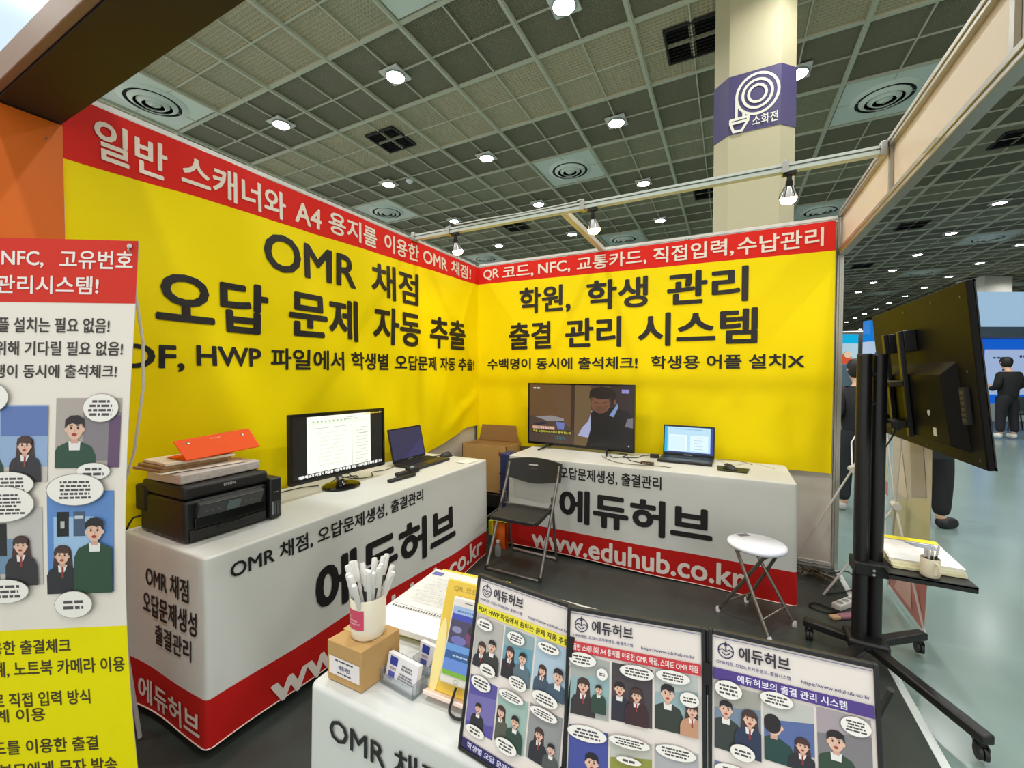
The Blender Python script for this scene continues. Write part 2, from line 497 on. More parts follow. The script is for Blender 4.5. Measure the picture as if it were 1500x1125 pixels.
for i, ps in sorted(rows.items()):
    vis = [p for p in ps if in_view(p)]
    for p in ps:
        v = in_view(p)
        o = D.objects.new('ceiling_light', None); COL.objects.link(o); o.location = p
        if not v: o.parent = ceil; o.location = p - Vector((0, 0, CZ))
        if v:
            k = vis.index(p)
            lab = '%s lit square downlight in the %s' % (order[min(k, 17)], row_phrase(i))
            if len(lab.split()) > 16: lab = '%s lit downlight, ceiling line %s' % (order[min(k, 17)], {-1: 'first left of the fire hose column', -2: 'second left of the fire hose column', -3: 'third left of the fire hose column', -4: 'fourth left of the column', -5: 'fifth left of the column'}.get(i, '%s right of the white fascia board' % order[max(0, i - 2)]))
            tag(o, lab, 'light', 'square downlights in the hall ceiling')
        if LIGHT0 is None:
            mb = light_mesh(); mb.v = [tuple(Vector(q) + p) for q in mb.v]; LIGHT0 = [build('flange', mb, o)]
            mb = MB(); mb.lathe([(.145, -.052), (.13, -.066), (.08, -.074), (0, -.076)], p, lens_m, 24); LIGHT0.append(build('lens', mb, o))
        else:
            for c in LIGHT0:
                n_ = c.copy(); COL.objects.link(n_); n_.parent = o
        if (-3 <= i <= 4 and p.y < 12) or (1 <= i <= 7 and p.y < 26):
            ld = D.lights.new('lamp', 'AREA'); ld.shape = 'DISK'; ld.size = .26; ld.energy = LAMP_W; ld.color = (1, 1, 1); ld.spread = 2.6
            lo = D.objects.new('lamp', ld); COL.objects.link(lo); lo.parent = o; lo.location = (0, 0, -.085); lamp_n += 1
print('downlights', len(lights), 'lamps', lamp_n)

plate_m = mat((212, 220, 208), .5, noise=.03)
def diffuser_mesh(p):
    pl = MB(); s = MOD / 2 - .055
    pl.box((p.x - s, p.y - s, CZ - .012), (p.x + s, p.y + s, CZ + .02), plate_m)
    rings = []
    for a, b, z0, z1 in ((.52, .44, -.012, -.05), (.37, .30, -.035, -.085), (.245, .18, -.045, -.10), (.115, .03, -.055, -.11)):
        r = MB(); r.lathe([(a, z0), (a, z0 - .008), (b, z1), (b - .012, z1 + .004), (b - .006, z1 + .02), (a - .03, z0)], (p.x, p.y, CZ), plate_m, 36); rings.append(r)
    dk = MB(); dk.lathe([(.47, -.0135), (0, -.0140)], (p.x, p.y, CZ), mat((40, 42, 40), .8), 30)  # near-black disc paints the shade between the rings; the plate has no opening
    return pl, rings, dk
DIF = None; k = 0
dlab = {}
for i2 in range(-9, 19, 4):
    pass
spots_d = []
for i2 in range(-9, 19):
    for j2 in range(-3, 38):
        if i2 % 4 == 3 and j2 % 4 == 3:
            p = Vector((LX + i2 / 2 * S2, LY + j2 / 2 * S2, CZ))
            q = pixel_of(p)
            if q and -60 < q[0] < 1560 and -70 < q[1] < 500: spots_d.append((q, p))
spots_d.sort(key=lambda t: (t[1] - CAMP).length)
def where(q, p, noun):
    x, y = q
    if x < 330: return '%s above the left end of the long left banner' % noun
    if y < 40 and x < 900: return '%s cut by the top edge above the long left banner' % noun
    if 760 < x < 950 and y < 300: return '%s between the light rail and the fire hose column' % noun
    if x < 660: return '%s low over the middle of the left banner' % noun
    if x < 760: return '%s just above the corner of the two banners' % noun
    if x < 1000: return '%s just above the back banner beside the middle spotlight' % noun
    if x < 1240: return '%s above the right end of the back banner' % noun
    if x < 1420 and y < 250: return '%s beside the white fascia board' % noun
    return None
cnt = 0; seen = set()
for q, p in spots_d:
    o = D.objects.new('air_diffuser', None); COL.objects.link(o); o.location = p
    if not in_view(p): o.parent = ceil; o.location = p - Vector((0, 0, CZ))
    l = where(q, p, 'round white ringed air diffuser')
    if l is None or l in seen:
        cnt += 1; l = 'round air diffuser far down the hall right of the fascia board, %s nearest there' % order[min(cnt, 25)]
    seen.add(l)
    if not o.parent: tag(o, l, 'vent', 'ringed air diffusers in the hall ceiling')
    if DIF is None:
        pl, rings, dk = diffuser_mesh(p)
        DIF = [build('plate', pl, o, bevel=.006)] + [build('ring', r, o) for r in rings] + [build('shade_disc', dk, o)]
    else:
        for c in DIF:
            n_ = c.copy(); COL.objects.link(n_); n_.parent = o
GR = None; gm = mat((34, 32, 26), .6); cnt = 0; seen = set()
for i2 in range(-7, 19):
    for j2 in range(-3, 30):
        if i2 % 4 == 1 and j2 % 4 == 1:
            p = Vector((LX + i2 / 2 * S2, LY + j2 / 2 * S2, CZ)); q = pixel_of(p)
            if not in_view(p): continue
            o = D.objects.new('return_grille', None); COL.objects.link(o); o.location = p
            l = where(q, p, 'dark square louvred ceiling grille')
            if l is None or l in seen:
                cnt += 1; l = 'dark square louvred grille far down the hall, %s nearest there' % order[min(cnt, 25)]
            seen.add(l); tag(o, l, 'vent', 'dark louvred grilles in the hall ceiling')
            if GR is None:
                mb = MB()
                for (a, b, c, d) in ((-.38, -.38, .38, -.35), (-.38, .35, .38, .38), (-.38, -.38, -.35, .38), (.35, -.38, .38, .38)):
                    mb.box((p.x + a, p.y + b, CZ - .03), (p.x + c, p.y + d, CZ + .01), gm)
                mb.box((p.x - .37, p.y - .37, CZ + .006), (p.x + .37, p.y + .37, CZ + .011), mat((10, 10, 9), .9))
                GR = [build('grille_frame', mb, o)]
                for t in range(9):
                    mb = MB(); y = -.30 + t * .075
                    mb.box((-.35, -.024, -.003), (.35, .024, .003), gm, F=lambda v, y=y: p + Vector((v.x, y + v.y * .8 - v.z, -.014 + v.y * .6)))
                    GR.append(build('slat', mb, o))
            else:
                for c in GR:
                    n_ = c.copy(); COL.objects.link(n_); n_.parent = o
# sensor and small fittings
mb = MB(); mb.lathe([(.09, 0), (.1, -.03), (.06, -.07), (0, -.075)], (0, 0, 0), WHITE, 20)
P0 = Vector((-5.12, 4.91, CZ - .03)); mb.v = [tuple(Vector(v) + P0) for v in mb.v]
tag(build('smoke_detector', mb, loc=P0), 'small white round smoke detector on the ceiling above the left banner', 'detector')

# ---- the big column with the fire hose sign
CY = 2.5; k_ = 6.2 / 5.7
c0, c1 = 2.31 + (2.271 - 2.31) * k_, 2.31 + (2.794 - 2.31) * k_
def col_poly(g=0):
    w = .175
    return [(c0 - g * .4, CY - g), (c1 + g * .4, CY - g), (c1 + w + g, CY + w - g * .4), (c1 + w + g, CY + .75), (c1, CY + .92 + g), (c0, CY + .92 + g), (c0 - w - g, CY + .75), (c0 - w - g, CY + w - g * .4)]
colr = D.objects.new('hall_column', None); COL.objects.link(colr); colr.location = ((c0 + c1) / 2, CY + .45, 0); struct(colr)
mb = MB(); mb.prism(col_poly(), -.01, CZ - .04, mat((188, 180, 146), .55, noise=.03, scale=2)); build('column_shaft', mb, colr, smooth=False)
z0, z1 = 1.4 + (4.235 - 1.4) * k_, 1.4 + (4.915 - 1.4) * k_
mb = MB(); mb.prism(col_poly(.006), z0, z1, mat((74, 66, 108), .45, noise=.05)); band = build('sign_band', mb, colr, smooth=False)
fn = frame((c0, CY - .008, z0), (1, 0, 0), (0, 0, 1))
p = Print(fn, step=.001)
W_, H_ = c1 - c0, z1 - z0
WT = (232, 230, 214)
cx, cy, R = W_ * .56, H_ * .60, H_ * .335
for rr in (1.0, .70, .42): p.ring(cx, cy, R * rr * .93, R * rr, R * .125, WT, 40)
p.stroke([(cx - R * .93, cy), (cx - R * .93, cy - R * 1.05)], R * .125, WT)
p.stroke([(cx - R * .60, cy - R * .74), (cx - R * .60, cy - R * 1.05)], R * .125, WT)
p.stroke([(cx - R * 1.2, cy - R * 1.08), (cx - R * .38, cy - R * 1.05)], R * .13, WT)
p.stroke([(cx - R * 1.2, cy - R * 1.26), (cx - R * .38, cy - R * 1.23)], R * .13, WT)
p.stroke([(cx - R * 1.2, cy - R * 1.08), (cx - R * 1.2, cy - R * 1.26), (cx - R * 1.05, cy - R * 1.7), (cx - R * .68, cy - R * 1.7), (cx - R * .42, cy - R * 1.26), (cx - R * .38, cy - R * 1.05)], R * .125, WT)
p.text('소화전', W_ * .47, W_ * .95, H_ * .06, H_ * .23, WT, .024)
build('sign_print', p.mb, band, 'white hose reel symbol and lettering', smooth=False)

# ---- booth walls
wall_m = mat((214, 208, 198), .55, noise=.03, scale=4)
def panel_wall(name, o, ux, n, L, H=2.47):
    """n panels of 1 m between aluminium posts; room side towards +normal"""
    root = D.objects.new(name, None); COL.objects.link(root); root.location = o; struct(root)
    F = frame(o, ux, (0, 0, 1))
    for i in range(n):
        mb = MB(); mb.box((i * L / n + .022, .03, -.03), ((i + 1) * L / n - .022, H - .02, -.015), wall_m, F); build('wall_panel', mb, root, bevel=.001)
    for i in range(n + 1):
        mb = MB(); x = i * L / n
        mb.box((x - .02, 0, -.045), (x + .02, H + .03, -.005), ALU, F); mb.box((x - .007, 0, -.006), (x + .007, H + .03, -.001), ALU, F)
        build('post', mb, root, bevel=.003)
    for z in (0.0, H):
        mb = MB(); mb.box((.02, z, -.045), (L - .02, z + .045, -.005), mat((214, 214, 206), .4, .3), F); mb.box((.02, z + .018, -.006), (L - .02, z + .026, -.003), ALU, F)
        build('rail', mb, root, bevel=.002)
    return root
panel_wall('wall_back', (0, 0, 0), (1, 0, 0), 3, 3.0)
panel_wall('wall_left', (0, -3.0, 0), (0, 1, 0), 3, 3.0)
# orange end panel beyond the left wall
mb = MB(); mb.box((-.04, -3.62, 0), (.045, -3.038, 2.34), mat((226, 108, 14), .5, noise=.04, scale=3))
wo = D.objects.new('orange_side_panel', None); COL.objects.link(wo); wo.location = (0, -3.3, 0)
tag(wo, 'orange side panel beyond the left end of the yellow banner', 'panel')
build('board', mb, wo)
mb = MB(); mb.lathe([(.004, 0), (.004, .003), (0, .004)], (0, 0, 0), CHROME, 10, F=lambda v: Vector((v.z, v.y, v.x))); mb.v = [(x + .045, y - 3.08, z + 2.27) for x, y, z in mb.v]
build('screw', mb, wo)
# header over the booth opening
hd = thing('header_sign', (1.6, -3.1, 2.34), 'dark underside and lit pale blue sign face of the header overhead at top left', 'sign')
mb = MB(); mb.box((-.4, -3.20, 2.345), (3.06, -3.04, 2.40), mat((38, 26, 10), .6)); build('soffit', mb, hd)
mb = MB(); mb.box((-.4, -3.20, 2.40), (3.06, -3.05, 3.0), mat((44, 34, 20), .6)); build('header_box', mb, hd)
mb = MB(); mb.box((-.4, -3.225, 2.352), (3.06, -3.201, 2.44), mat((136, 106, 84), .45)); build('bottom_rail', mb, hd, bevel=.003)
mb = MB(); mb.box((-.4, -3.215, 2.441), (3.06, -3.201, 2.98), screen((196, 222, 255), .95)); build('sign_face', mb, hd)

# fascia board over the open right side
fa = thing('fascia_board', (3.02, -1.6, 2.2), 'long cream fascia board along the open right side of the booth', 'fascia')
mb = MB(); mb.box((3.006, -3.02, 2.285), (3.020, -.0, 2.50), mat((226, 212, 190), .5, noise=.02)); build('board', mb, fa)
for z in (2.235, 2.50):
    mb = MB(); mb.box((2.985, -3.02, z), (3.035, -.0, z + .05), ALU); mb.box((2.98, -3.02, z + .02), (2.986, 0, z + .03), ALU); build('rail', mb, fa, bevel=.003)
for y in (-1.02, -2.02):
    mb = MB(); mb.box((2.99, y - .012, 2.28), (3.004, y + .012, 2.51), ALU); build('joint', mb, fa)

# light rail across the booth
lr = thing('light_rail', (1.5, -1.0, 2.47), 'white square rail crossing above the booth, carrying three spotlights', 'rail')
rm = mat((206, 216, 206), .45, .1)
mb = MB(); mb.box((.0, -1.02, 2.478), (2.985, -.98, 2.52), rm); mb.box((.0, -1.023, 2.50), (2.985, -1.02, 2.506), mat((90, 96, 90), .5)); build('bar', mb, lr, bevel=.003)
for x in (.02, 2.955):
    mb = MB(); mb.box((x, -1.035, 2.465), (x + .028, -.965, 2.535), ALU); build('end_clamp', mb, lr, bevel=.004)
for x in (.36, 1.43, 2.55):
    mb = MB(); mb.box((x, -1.03, 2.47), (x + .03, -.97, 2.528), ALU); mb.tube([(x + .015, -1.0, 2.52), (x + .015, -1.0, 2.545)], .008, CHROME); build('clip', mb, lr)
mb = MB(); mb.tube([(.44, -1.03, 2.53), (.70, -1.035, 2.528), (1.0, -1.02, 2.526), (1.4, -1.02, 2.53), (1.44, -1.02, 2.54)], .004, mat((220, 220, 214), .5)); build('cable', mb, lr)
mb = MB(); mb.box((1.28, -.98, 2.478), (1.325, -.02, 2.518), mat((206, 206, 196), .45, .1))
tag(build('cross_rail', mb, bevel=.003, loc=(1.3, -.5, 2.478)), 'short warm-lit rail from the light rail to the back banner', 'rail')

def spot(x, z, label):
    s = thing('spotlight', (x, -1.0, z), label, 'spotlight', 'warm spotlights under the light rail')
    c = Vector((x, -1.0, z))
    mb = MB(); mb.tube([c + Vector((0, 0, .068)), c + Vector((0, 0, .02))], .012, BLACKM); mb.box((x - .03, -1.015, z + .05), (x + .03, -.985, z + .066), BLACKM); build('bracket', mb, s)
    aim = Vector((0, .35, -1)).normalized(); a = Vector((1, 0, 0)); b = aim.cross(a)
    F = lambda p: a * p.x + b * p.y + aim * p.z
    o = c + Vector((0, 0, .025))
    mb = MB(); mb.lathe([(.016, 0), (.018, .028), (.014, .03)], o, BLACKM, 18, F); build('socket', mb, s)
    mb = MB(); mb.lathe([(.016, .028), (.024, .04), (.038, .075), (.042, .084), (.039, .084), (.034, .074), (.018, .038)], o, CHROME, 24, F); build('reflector', mb, s)
    for t in range(6):
        th = t * PI / 3; mb = MB()
        mb.tube([o + F(Vector((.020 * math.cos(th), .020 * math.sin(th), .03))), o + F(Vector((.042 * math.cos(th), .042 * math.sin(th), .07))), o + F(Vector((.044 * math.cos(th), .044 * math.sin(th), .088)))], .0018, BLACKM, 5)
        build('cage_wire', mb, s)
    mb = MB(); mb.lathe([(.038, .080), (.040, .095), (.034, .110), (.020, .120), (0, .124)], o, mat((255, 208, 138), .3, 0, 26, 0), 20, F); build('bulb', mb, s)
    ld = D.lights.new('lamp', 'SPOT'); ld.energy = SPOT_W; ld.color = (1, .70, .40); ld.spot_size = 2.5; ld.spot_blend = .8; ld.shadow_soft_size = .04
    lo = D.objects.new('lamp', ld); COL.objects.link(lo); lo.parent = s; lo.location = F(Vector((0, 0, .135))) + Vector((0, 0, .025))
    lo.rotation_euler = (aim * -1).to_track_quat('Z', 'Y').to_euler()
spot(.43, 2.41, 'glaring warm spotlight near the corner, leftmost on the light rail')
spot(1.51, 2.41, 'warm spotlight in the middle of the light rail')
spot(2.585, 2.41, 'warm spotlight in front of the column, rightmost on the light rail')

# ================================================================ BANNERS
def sm(a, b, x):
    t = max(0, min(1, (x - a) / (b - a))); return t * t * (3 - 2 * t)
def lb(u, z):       # long left banner: u = world y, hangs on x = 0
    w = .35 + .65 * sm(2.4, .9, z)
    d = .012 * math.sin(7.5 * (u + .75 * z) + .4) + .004 * math.sin(15 * (u - .35 * z) + 1) + .004 * math.sin(23 * u + 5 * z)
    if u > -.8: d += .018 * math.exp(-((z - 1.02 - .5 * (u + .35)) / .07) ** 2) * sm(-.8, -.3, u) * (1 - sm(-.12, 0, u))
    return Vector((.030 + d * w, u, z))
def rb(u, z):       # back banner: u = world x, hangs on y = 0
    w = .3 + .7 * sm(2.4, .8, z)
    d = .006 * math.sin(6.3 * (u - .5 * z) + 1) + .003 * math.sin(14 * (u + .3 * z)) + .002 * math.sin(27 * u)
    return Vector((u, -.024 - d * w, z))
def lin_(a, b, n): return [a + (b - a) * i / n for i in range(n + 1)]
def banner(name, label, loc, S, ua, ub, zb, zr, zt, flip):
    t = thing(name, loc, label, 'banner')
    us = lin_(ua, ub, 150)
    mb = MB(); mb.grid(lambda u, v: S(u, zb(u) + v * (zr(u) - zb(u))), us, lin_(0, 1, 60), YEL, flip); build('yellow_cloth', mb, t, angle=3)
    mb = MB(); mb.grid(lambda u, v: S(u, zr(u) + v * (zt - zr(u))), us, lin_(0, 1, 8), RED, flip); build('red_header', mb, t, angle=3)
    return t
zb_l = lambda u: .70 + .17 * sm(-1.0, -.15, u)
t = banner('wall_banner', 'long yellow banner with red header covering the left wall', (0, -1.5, .7), lb, -3.035, -.012, zb_l, lambda u: 2.302 + .022 * u - .012 * sm(-2.6, -3, u), 2.475, False)
F1 = lambda off: (lambda u, z: lb(u, z) + Vector((off, 0, 0)))
def line(parent, S, items, m, bold, cut=.07, name='lettering', label=None):
    for s, a, b, c, d in items:
        mb = MB(); text(mb, s, S, a, b, c, d, m, bold, cut)
        build(name, mb, parent, label, smooth=False)
TW = flat((240, 226, 210))
line(t, F1(.003), [('일반', -2.943, -2.695, 2.268, 2.43), ('스캐너와', -2.641, -2.12, 2.275, 2.432), ('A4', -2.062, -1.88, 2.295, 2.42), ('용지를', -1.829, -1.413, 2.30, 2.44), ('이용한', -1.338, -.953, 2.31, 2.445), ('OMR', -.901, -.556, 2.325, 2.435), ('채점!', -.493, -.165, 2.32, 2.448)], TW, .035)
line(t, F1(.003), [('OMR', -2.257, -1.605, 1.975, 2.19), ('채점', -1.474, -.956, 1.95, 2.21)], INK, .035)
line(t, F1(.003), [('오답', -2.757, -2.235, 1.61, 1.88), ('문제', -2.109, -1.589, 1.615, 1.895), ('자동', -1.454, -.934, 1.615, 1.895), ('추출', -.80, -.277, 1.622, 1.90)], INK, .045)
line(t, F1(.003), [('PDF,', -2.955, -2.645, 1.405, 1.527), ('HWP', -2.593, -2.269, 1.435, 1.535), ('파일에서', -2.215, -1.719, 1.42, 1.545), ('학생별', -1.663, -1.295, 1.425, 1.548), ('오답문제', -1.231, -.725, 1.425, 1.545), ('자동 추출!', -.657, -.109, 1.428, 1.548)], INK, .04)
t = banner('wall_banner', 'yellow banner with red header on the back wall behind the TV', (1.5, 0, .68), rb, .012, 2.965, lambda u: .69 + .006 * math.sin(3 * u), lambda u: 2.305 - .013 * u, 2.475, False)
F2 = lambda off: (lambda u, z: rb(u, z) - Vector((0, off, 0)))
line(t, F2(.003), [('QR', .094, .275, 2.335, 2.445), ('코드,', .314, .646, 2.325, 2.445), ('NFC,', .695, 1.014, 2.325, 2.44), ('교통카드,', 1.078, 1.686, 2.32, 2.45), ('직접입력,', 1.74, 2.333, 2.31, 2.445), ('수납관리', 2.356, 2.895, 2.305, 2.44)], TW, .03)
line(t, F2(.003), [('학원,', .498, 1.02, 1.965, 2.225), ('학생', 1.17, 1.70, 1.965, 2.225), ('관리', 1.85, 2.435, 1.955, 2.225)], INK, .045)
line(t, F2(.003), [('출결', .385, .83, 1.635, 1.895), ('관리', .97, 1.48, 1.635, 1.90), ('시스템', 1.62, 2.50, 1.63, 1.905)], INK, .045)
line(t, F2(.003), [('수백명이 동시에 출석체크!', .14, 1.62, 1.44, 1.55), ('학생용 어플 설치X', 1.729, 2.796, 1.44, 1.552)], INK, .038)

# ================================================================ TABLES AND THEIR PRINTED CLOTHS
def fold_table(label, x0, y0, x1, y1, z, legs=True):
    t = thing('folding_table', ((x0 + x1) / 2, (y0 + y1) / 2, 0), label, 'table')
    mb = MB(); mb.box((x0 + .02, y0 + .02, z - .035), (x1 - .02, y1 - .02, z - .008), mat((170, 150, 120), .6)); build('table_top', mb, t)
    for x in (x0 + .07, x1 - .07):
        for y in (y0 + .07, y1 - .07):
            mb = MB(); mb.tube([(x, y, 0), (x, y, z - .035)], .014, ALU); build('leg', mb, t)
    return t
def cloth(label, x0, y0, x1, y1, z, hem, red, amp, top=CLOTH, seed=0, wrinkle=.0):
    """printed cloth over a table: top sheet, hanging skirt, red band at the hem; returns (thing, skirt(s, z))"""
    t = thing('table_cloth', ((x0 + x1) / 2, (y0 + y1) / 2, 0), label, 'tablecloth')
    r = .018; per = []
    cs = [((x1 - r, y0 + r), -PI / 2), ((x1 - r, y1 - r), 0), ((x0 + r, y1 - r), PI / 2), ((x0 + r, y0 + r), PI)]
    for (cx, cy), a in cs:
        for k in range(5):
            th = a + PI / 2 * k / 4; per.append((cx + r * math.cos(th), cy + r * math.sin(th), math.cos(th), math.sin(th)))
    pts = []
    for i, p in enumerate(per):
        q = per[(i + 1) % len(per)]; L = math.hypot(q[0] - p[0], q[1] - p[1]); n = max(1, int(L / .03))
        for k in range(n):
            f = k / n; pts.append(tuple(p[a] * (1 - f) + q[a] * f for a in range(4)))
    pts.append(pts[0])
    def off(x, y, zz):
        k = max(0, (z - zz) / z)
        d = amp * (math.sin(5.1 * x + 6.3 * y + seed) * .8 + math.sin(11 * (x + y) + 2 * seed + 3 * zz) * .35 + math.sin(9 * x - 7 * y + 5 * zz) * .3) * k
        return d + .012 * k
    def S(x, y, nx, ny, zz):
        d = off(x, y, zz); return Vector((x + nx * d, y + ny * d, zz))
    def topz(x, y): return z + wrinkle * (math.sin(13 * x + 3 * y) + math.sin(7 * x - 17 * y) * .6) * min(1, 6 * min(x - x0, x1 - x, y - y0, y1 - y))
    # top with rounded edge
    mb = MB(); e = .010
    us, vs = lin_(x0 + e, x1 - e, 40), lin_(y0 + e, y1 - e, 24)
    mb.grid(lambda u, v: Vector((u, v, topz(u, v))), us, vs, top)
    n = len(pts)
    def lvl(mb, zs, m):
        rows_ = [[S(*p, f(p)) for p in pts] for f in zs]
        for a in range(len(zs) - 1):
            for i in range(n - 1):
                o = len(mb.v); mb.v += [tuple(rows_[a][i]), tuple(rows_[a][i + 1]), tuple(rows_[a + 1][i + 1]), tuple(rows_[a + 1][i])]
                mb.f.append((o + 3, o + 2, o + 1, o)); mb.m.append(mb.mi(m))
    def inner(p, k):
        cx, cy = (x0 + x1) / 2, (y0 + y1) / 2
        return Vector((p[0] - p[2] * .010 * (1 - math.sin(k * PI / 2)), p[1] - p[3] * .010 * (1 - math.sin(k * PI / 2)), z - .010 * (1 - math.cos(k * PI / 2))))
    for a in range(4):
        for i in range(n - 1):
            o = len(mb.v); mb.v += [tuple(inner(pts[i], a / 4)), tuple(inner(pts[i + 1], a / 4)), tuple(inner(pts[i + 1], (a + 1) / 4)), tuple(inner(pts[i], (a + 1) / 4))]
            mb.f.append((o + 3, o + 2, o + 1, o)); mb.m.append(mb.mi(top))
    hz = hem if callable(hem) else (lambda p: hem)
    rz = red if callable(red) else (lambda p: red)
    zz = [(lambda p, k=k: (z - .010) * (1 - k) + rz(p) * k) for k in lin_(0, 1, 14)]
    lvl(mb, zz, top)
    o = build('cloth', mb, t, angle=3)
    bm = bmesh.new(); bm.from_mesh(o.data); bmesh.ops.remove_doubles(bm, verts=bm.verts[:], dist=.0004); bmesh.ops.recalc_face_normals(bm, faces=bm.faces[:]); bm.to_mesh(o.data); bm.free()
    if red is not None and rz(pts[0]) > hz(pts[0]) + .02:
        mb = MB(); lvl(mb, [(lambda p, k=k: rz(p) * (1 - k) + hz(p) * k) for k in lin_(0, 1, 5)], SKRED)
        o = build('red_hem_band', mb, t, angle=3)
        bm = bmesh.new(); bm.from_mesh(o.data); bmesh.ops.remove_doubles(bm, verts=bm.verts[:], dist=.0004); bmesh.ops.recalc_face_normals(bm, faces=bm.faces[:]); bm.to_mesh(o.data); bm.free()
        mb = MB(); mb.tube([tuple(S(*p, hz(p))) for p in pts[::2]], .003, mat((230, 200, 190), .6), 5, False); build('white_piping', mb, t)
    return t, S
TZ = .74
SKW = flat((226, 216, 208))
fold_table('folding table under the long cloth by the left wall', .06, -2.86, .64, -.94, TZ)
hemL = lambda p: .03 + .022 * math.sin(2.2 * p[1] + 1.0)
tL, SL = cloth('white printed cloth with red hem on the long table by the left wall', .05, -2.885, .665, -.92, TZ, hemL, lambda p: hemL(p) + .178, .016, seed=1.2, wrinkle=.0012)
fl = lambda u, zz: SL(.665, u, 1, 0, zz) + Vector((.003, 0, 0))
line(tL, fl, [('OMR 채점, 오답문제생성, 출결관리', -2.80, -1.688, .625, .70)], INK, .03, .1)
line(tL, fl, [('에듀허브', -2.448, -1.365, .275, .535)], INK, .055, .07)
line(tL, fl, [('www.eduhub.co.kr', -2.66, -1.0, .045, .175)], SKW, .04, .07)
fe = lambda u, zz: SL(u, -2.885, 0, -1, zz) + Vector((0, -.003, 0))
line(tL, fe, [('OMR 채점', .25, .56, .553, .64), ('오답문제생성', .225, .61, .44, .53), ('출결관리', .32, .575, .34, .42)], INK, .03, .07)
line(tL, fe, [('에듀허브', .18, .63, .07, .17)], SKW, .035, .07)
fold_table('folding table under the shorter cloth by the back wall', .76, -.68, 2.65, -.12, TZ)
tR, SR = cloth('white printed cloth with red hem on the table under the TV', .73, -.685, 2.685, -.10, TZ, lambda p: .015 + .012 * math.sin(1.7 * p[0]), lambda p: .205, .009, seed=3.4, wrinkle=.001)
fr = lambda u, zz: SR(u, -.685, 0, -1, zz) + Vector((0, -.003, 0))
line(tR, fr, [('OMR 채점, 오답문제생성, 출결관리', .80, 1.91, .60, .695)], INK, .03, .1)
line(tR, fr, [('에듀허브', 1.17, 2.229, .28, .53)], INK, .055, .07)
line(tR, fr, [('www.eduhub.co.kr', .94, 2.42, .035, .18)], SKW, .04, .07)
FZ = .748
fold_table('folding table under the white cloth in the foreground', 1.55, -3.09, 2.48, -2.58, FZ)
tF, SF = cloth('plain white cloth of the foreground counter under the comic boards', 1.53, -3.12, 2.50, -2.56, FZ, lambda p: .03, lambda p: .20, .004, seed=2.1, wrinkle=.0008)
ff = lambda u, zz: SF(u, -3.12, 0, -1, zz) + Vector((0, -.003, 0))
line(tF, ff, [('OMR 채점, 오답문제생성', 1.598, 2.30, .652, .712)], INK, .025, .1)

# ================================================================ THINGS ON THE LEFT TABLE
def obj_box(name, parent, F, a, b, m, bevel=.0, label=None):
    mb = MB(); mb.box(a, b, m, F); return build(name, mb, parent, label, bevel=bevel)
# printer
px0, px1, py0, py1 = .12, .47, -2.855, -2.53
pr = thing('printer', (.3, -2.69, TZ), 'black office printer with ink tank windows at the near end of the left table', 'printer')
F0 = None
obj_box('body', pr, None, (px0, py0, TZ + .004), (px1, py1, TZ + .165), BLACK, .012)
mb = MB(); mb.box((px0 - .03, py0 - .005, TZ + .085), (px0 + .06, py1, TZ + .195), BLACKM); build('rear_feed', mb, pr, bevel=.01)
obj_box('scanner_lid', pr, None, (px0 + .02, py0, TZ + .168), (px1 - .005, py1 + .01, TZ + .222), mat((34, 33, 34), .5, bump=.1, scale=400), .012)
obj_box('ink_tank', pr, None, (px0 + .12, py1, TZ + .004), (px1 + .022, py1 + .055, TZ + .188), BLACK, .008)
for i in range(4):
    y = py1 + .006 + i * .0118
    obj_box('ink_window', pr, None, (px1 + .022, y, TZ + .022), (px1 + .0245, y + .008, TZ + .082), mat((128, 132, 134) if i == 0 else (74, 76, 78), .25), .001)
fp = frame((px1 + .0225, py1, TZ), (0, 1, 0), (0, 0, 1)); p = Print(fp); p.rect(.016, .122, .040, .126, (130, 130, 130)); build('tank_print', p.mb, pr, smooth=False)
Fc = frame((px1 + .002, py0 + .035, TZ + .098), (0, 1, 0), (.42, 0, .9))
obj_box('control_panel', pr, Fc, (0, 0, -.015), (.255, .062, .012), mat((52, 56, 58), .3), .004)
obj_box('touch_display', pr, Fc, (.105, .008, .0125), (.158, .054, .0145), mat((84, 104, 104), .15), .001)
for i in range(3):
    for s in (0, 1):
        mb = MB(); mb.lathe([(.005, .012), (.005, .0135), (0, .014)], (0, 0, 0), mat((80, 86, 88), .4), 10, F=lambda v, i=i, s=s: Fc(Vector((v.x + (.03 if s == 0 else .18) + i * .022, v.y + .03, v.z)))); build('button', mb, pr)
obj_box('output_tray', pr, None, (px1, py0 + .03, TZ + .055), (px1 + .014, py1 - .02, TZ + .098), GLOSSB, .003)
obj_box('paper_cassette', pr, None, (px1 - .002, py0 + .015, TZ + .008), (px1 + .008, py1 - .01, TZ + .05), BLACK, .003)
obj_box('cassette_grip', pr, None, (px1 + .008, py0 + .11, TZ + .036), (px1 + .013, py1 - .10, TZ + .046), GLOSSB, .002)
fp = frame((px1 - .005, py0, TZ + .168), (0, 1, 0), (0, 0, 1)); p = Print(fp, base=.002); p.text('EPSON', .145, .19, .028, .040, (205, 205, 205), .02); build('maker_lettering', p.mb, pr, smooth=False)
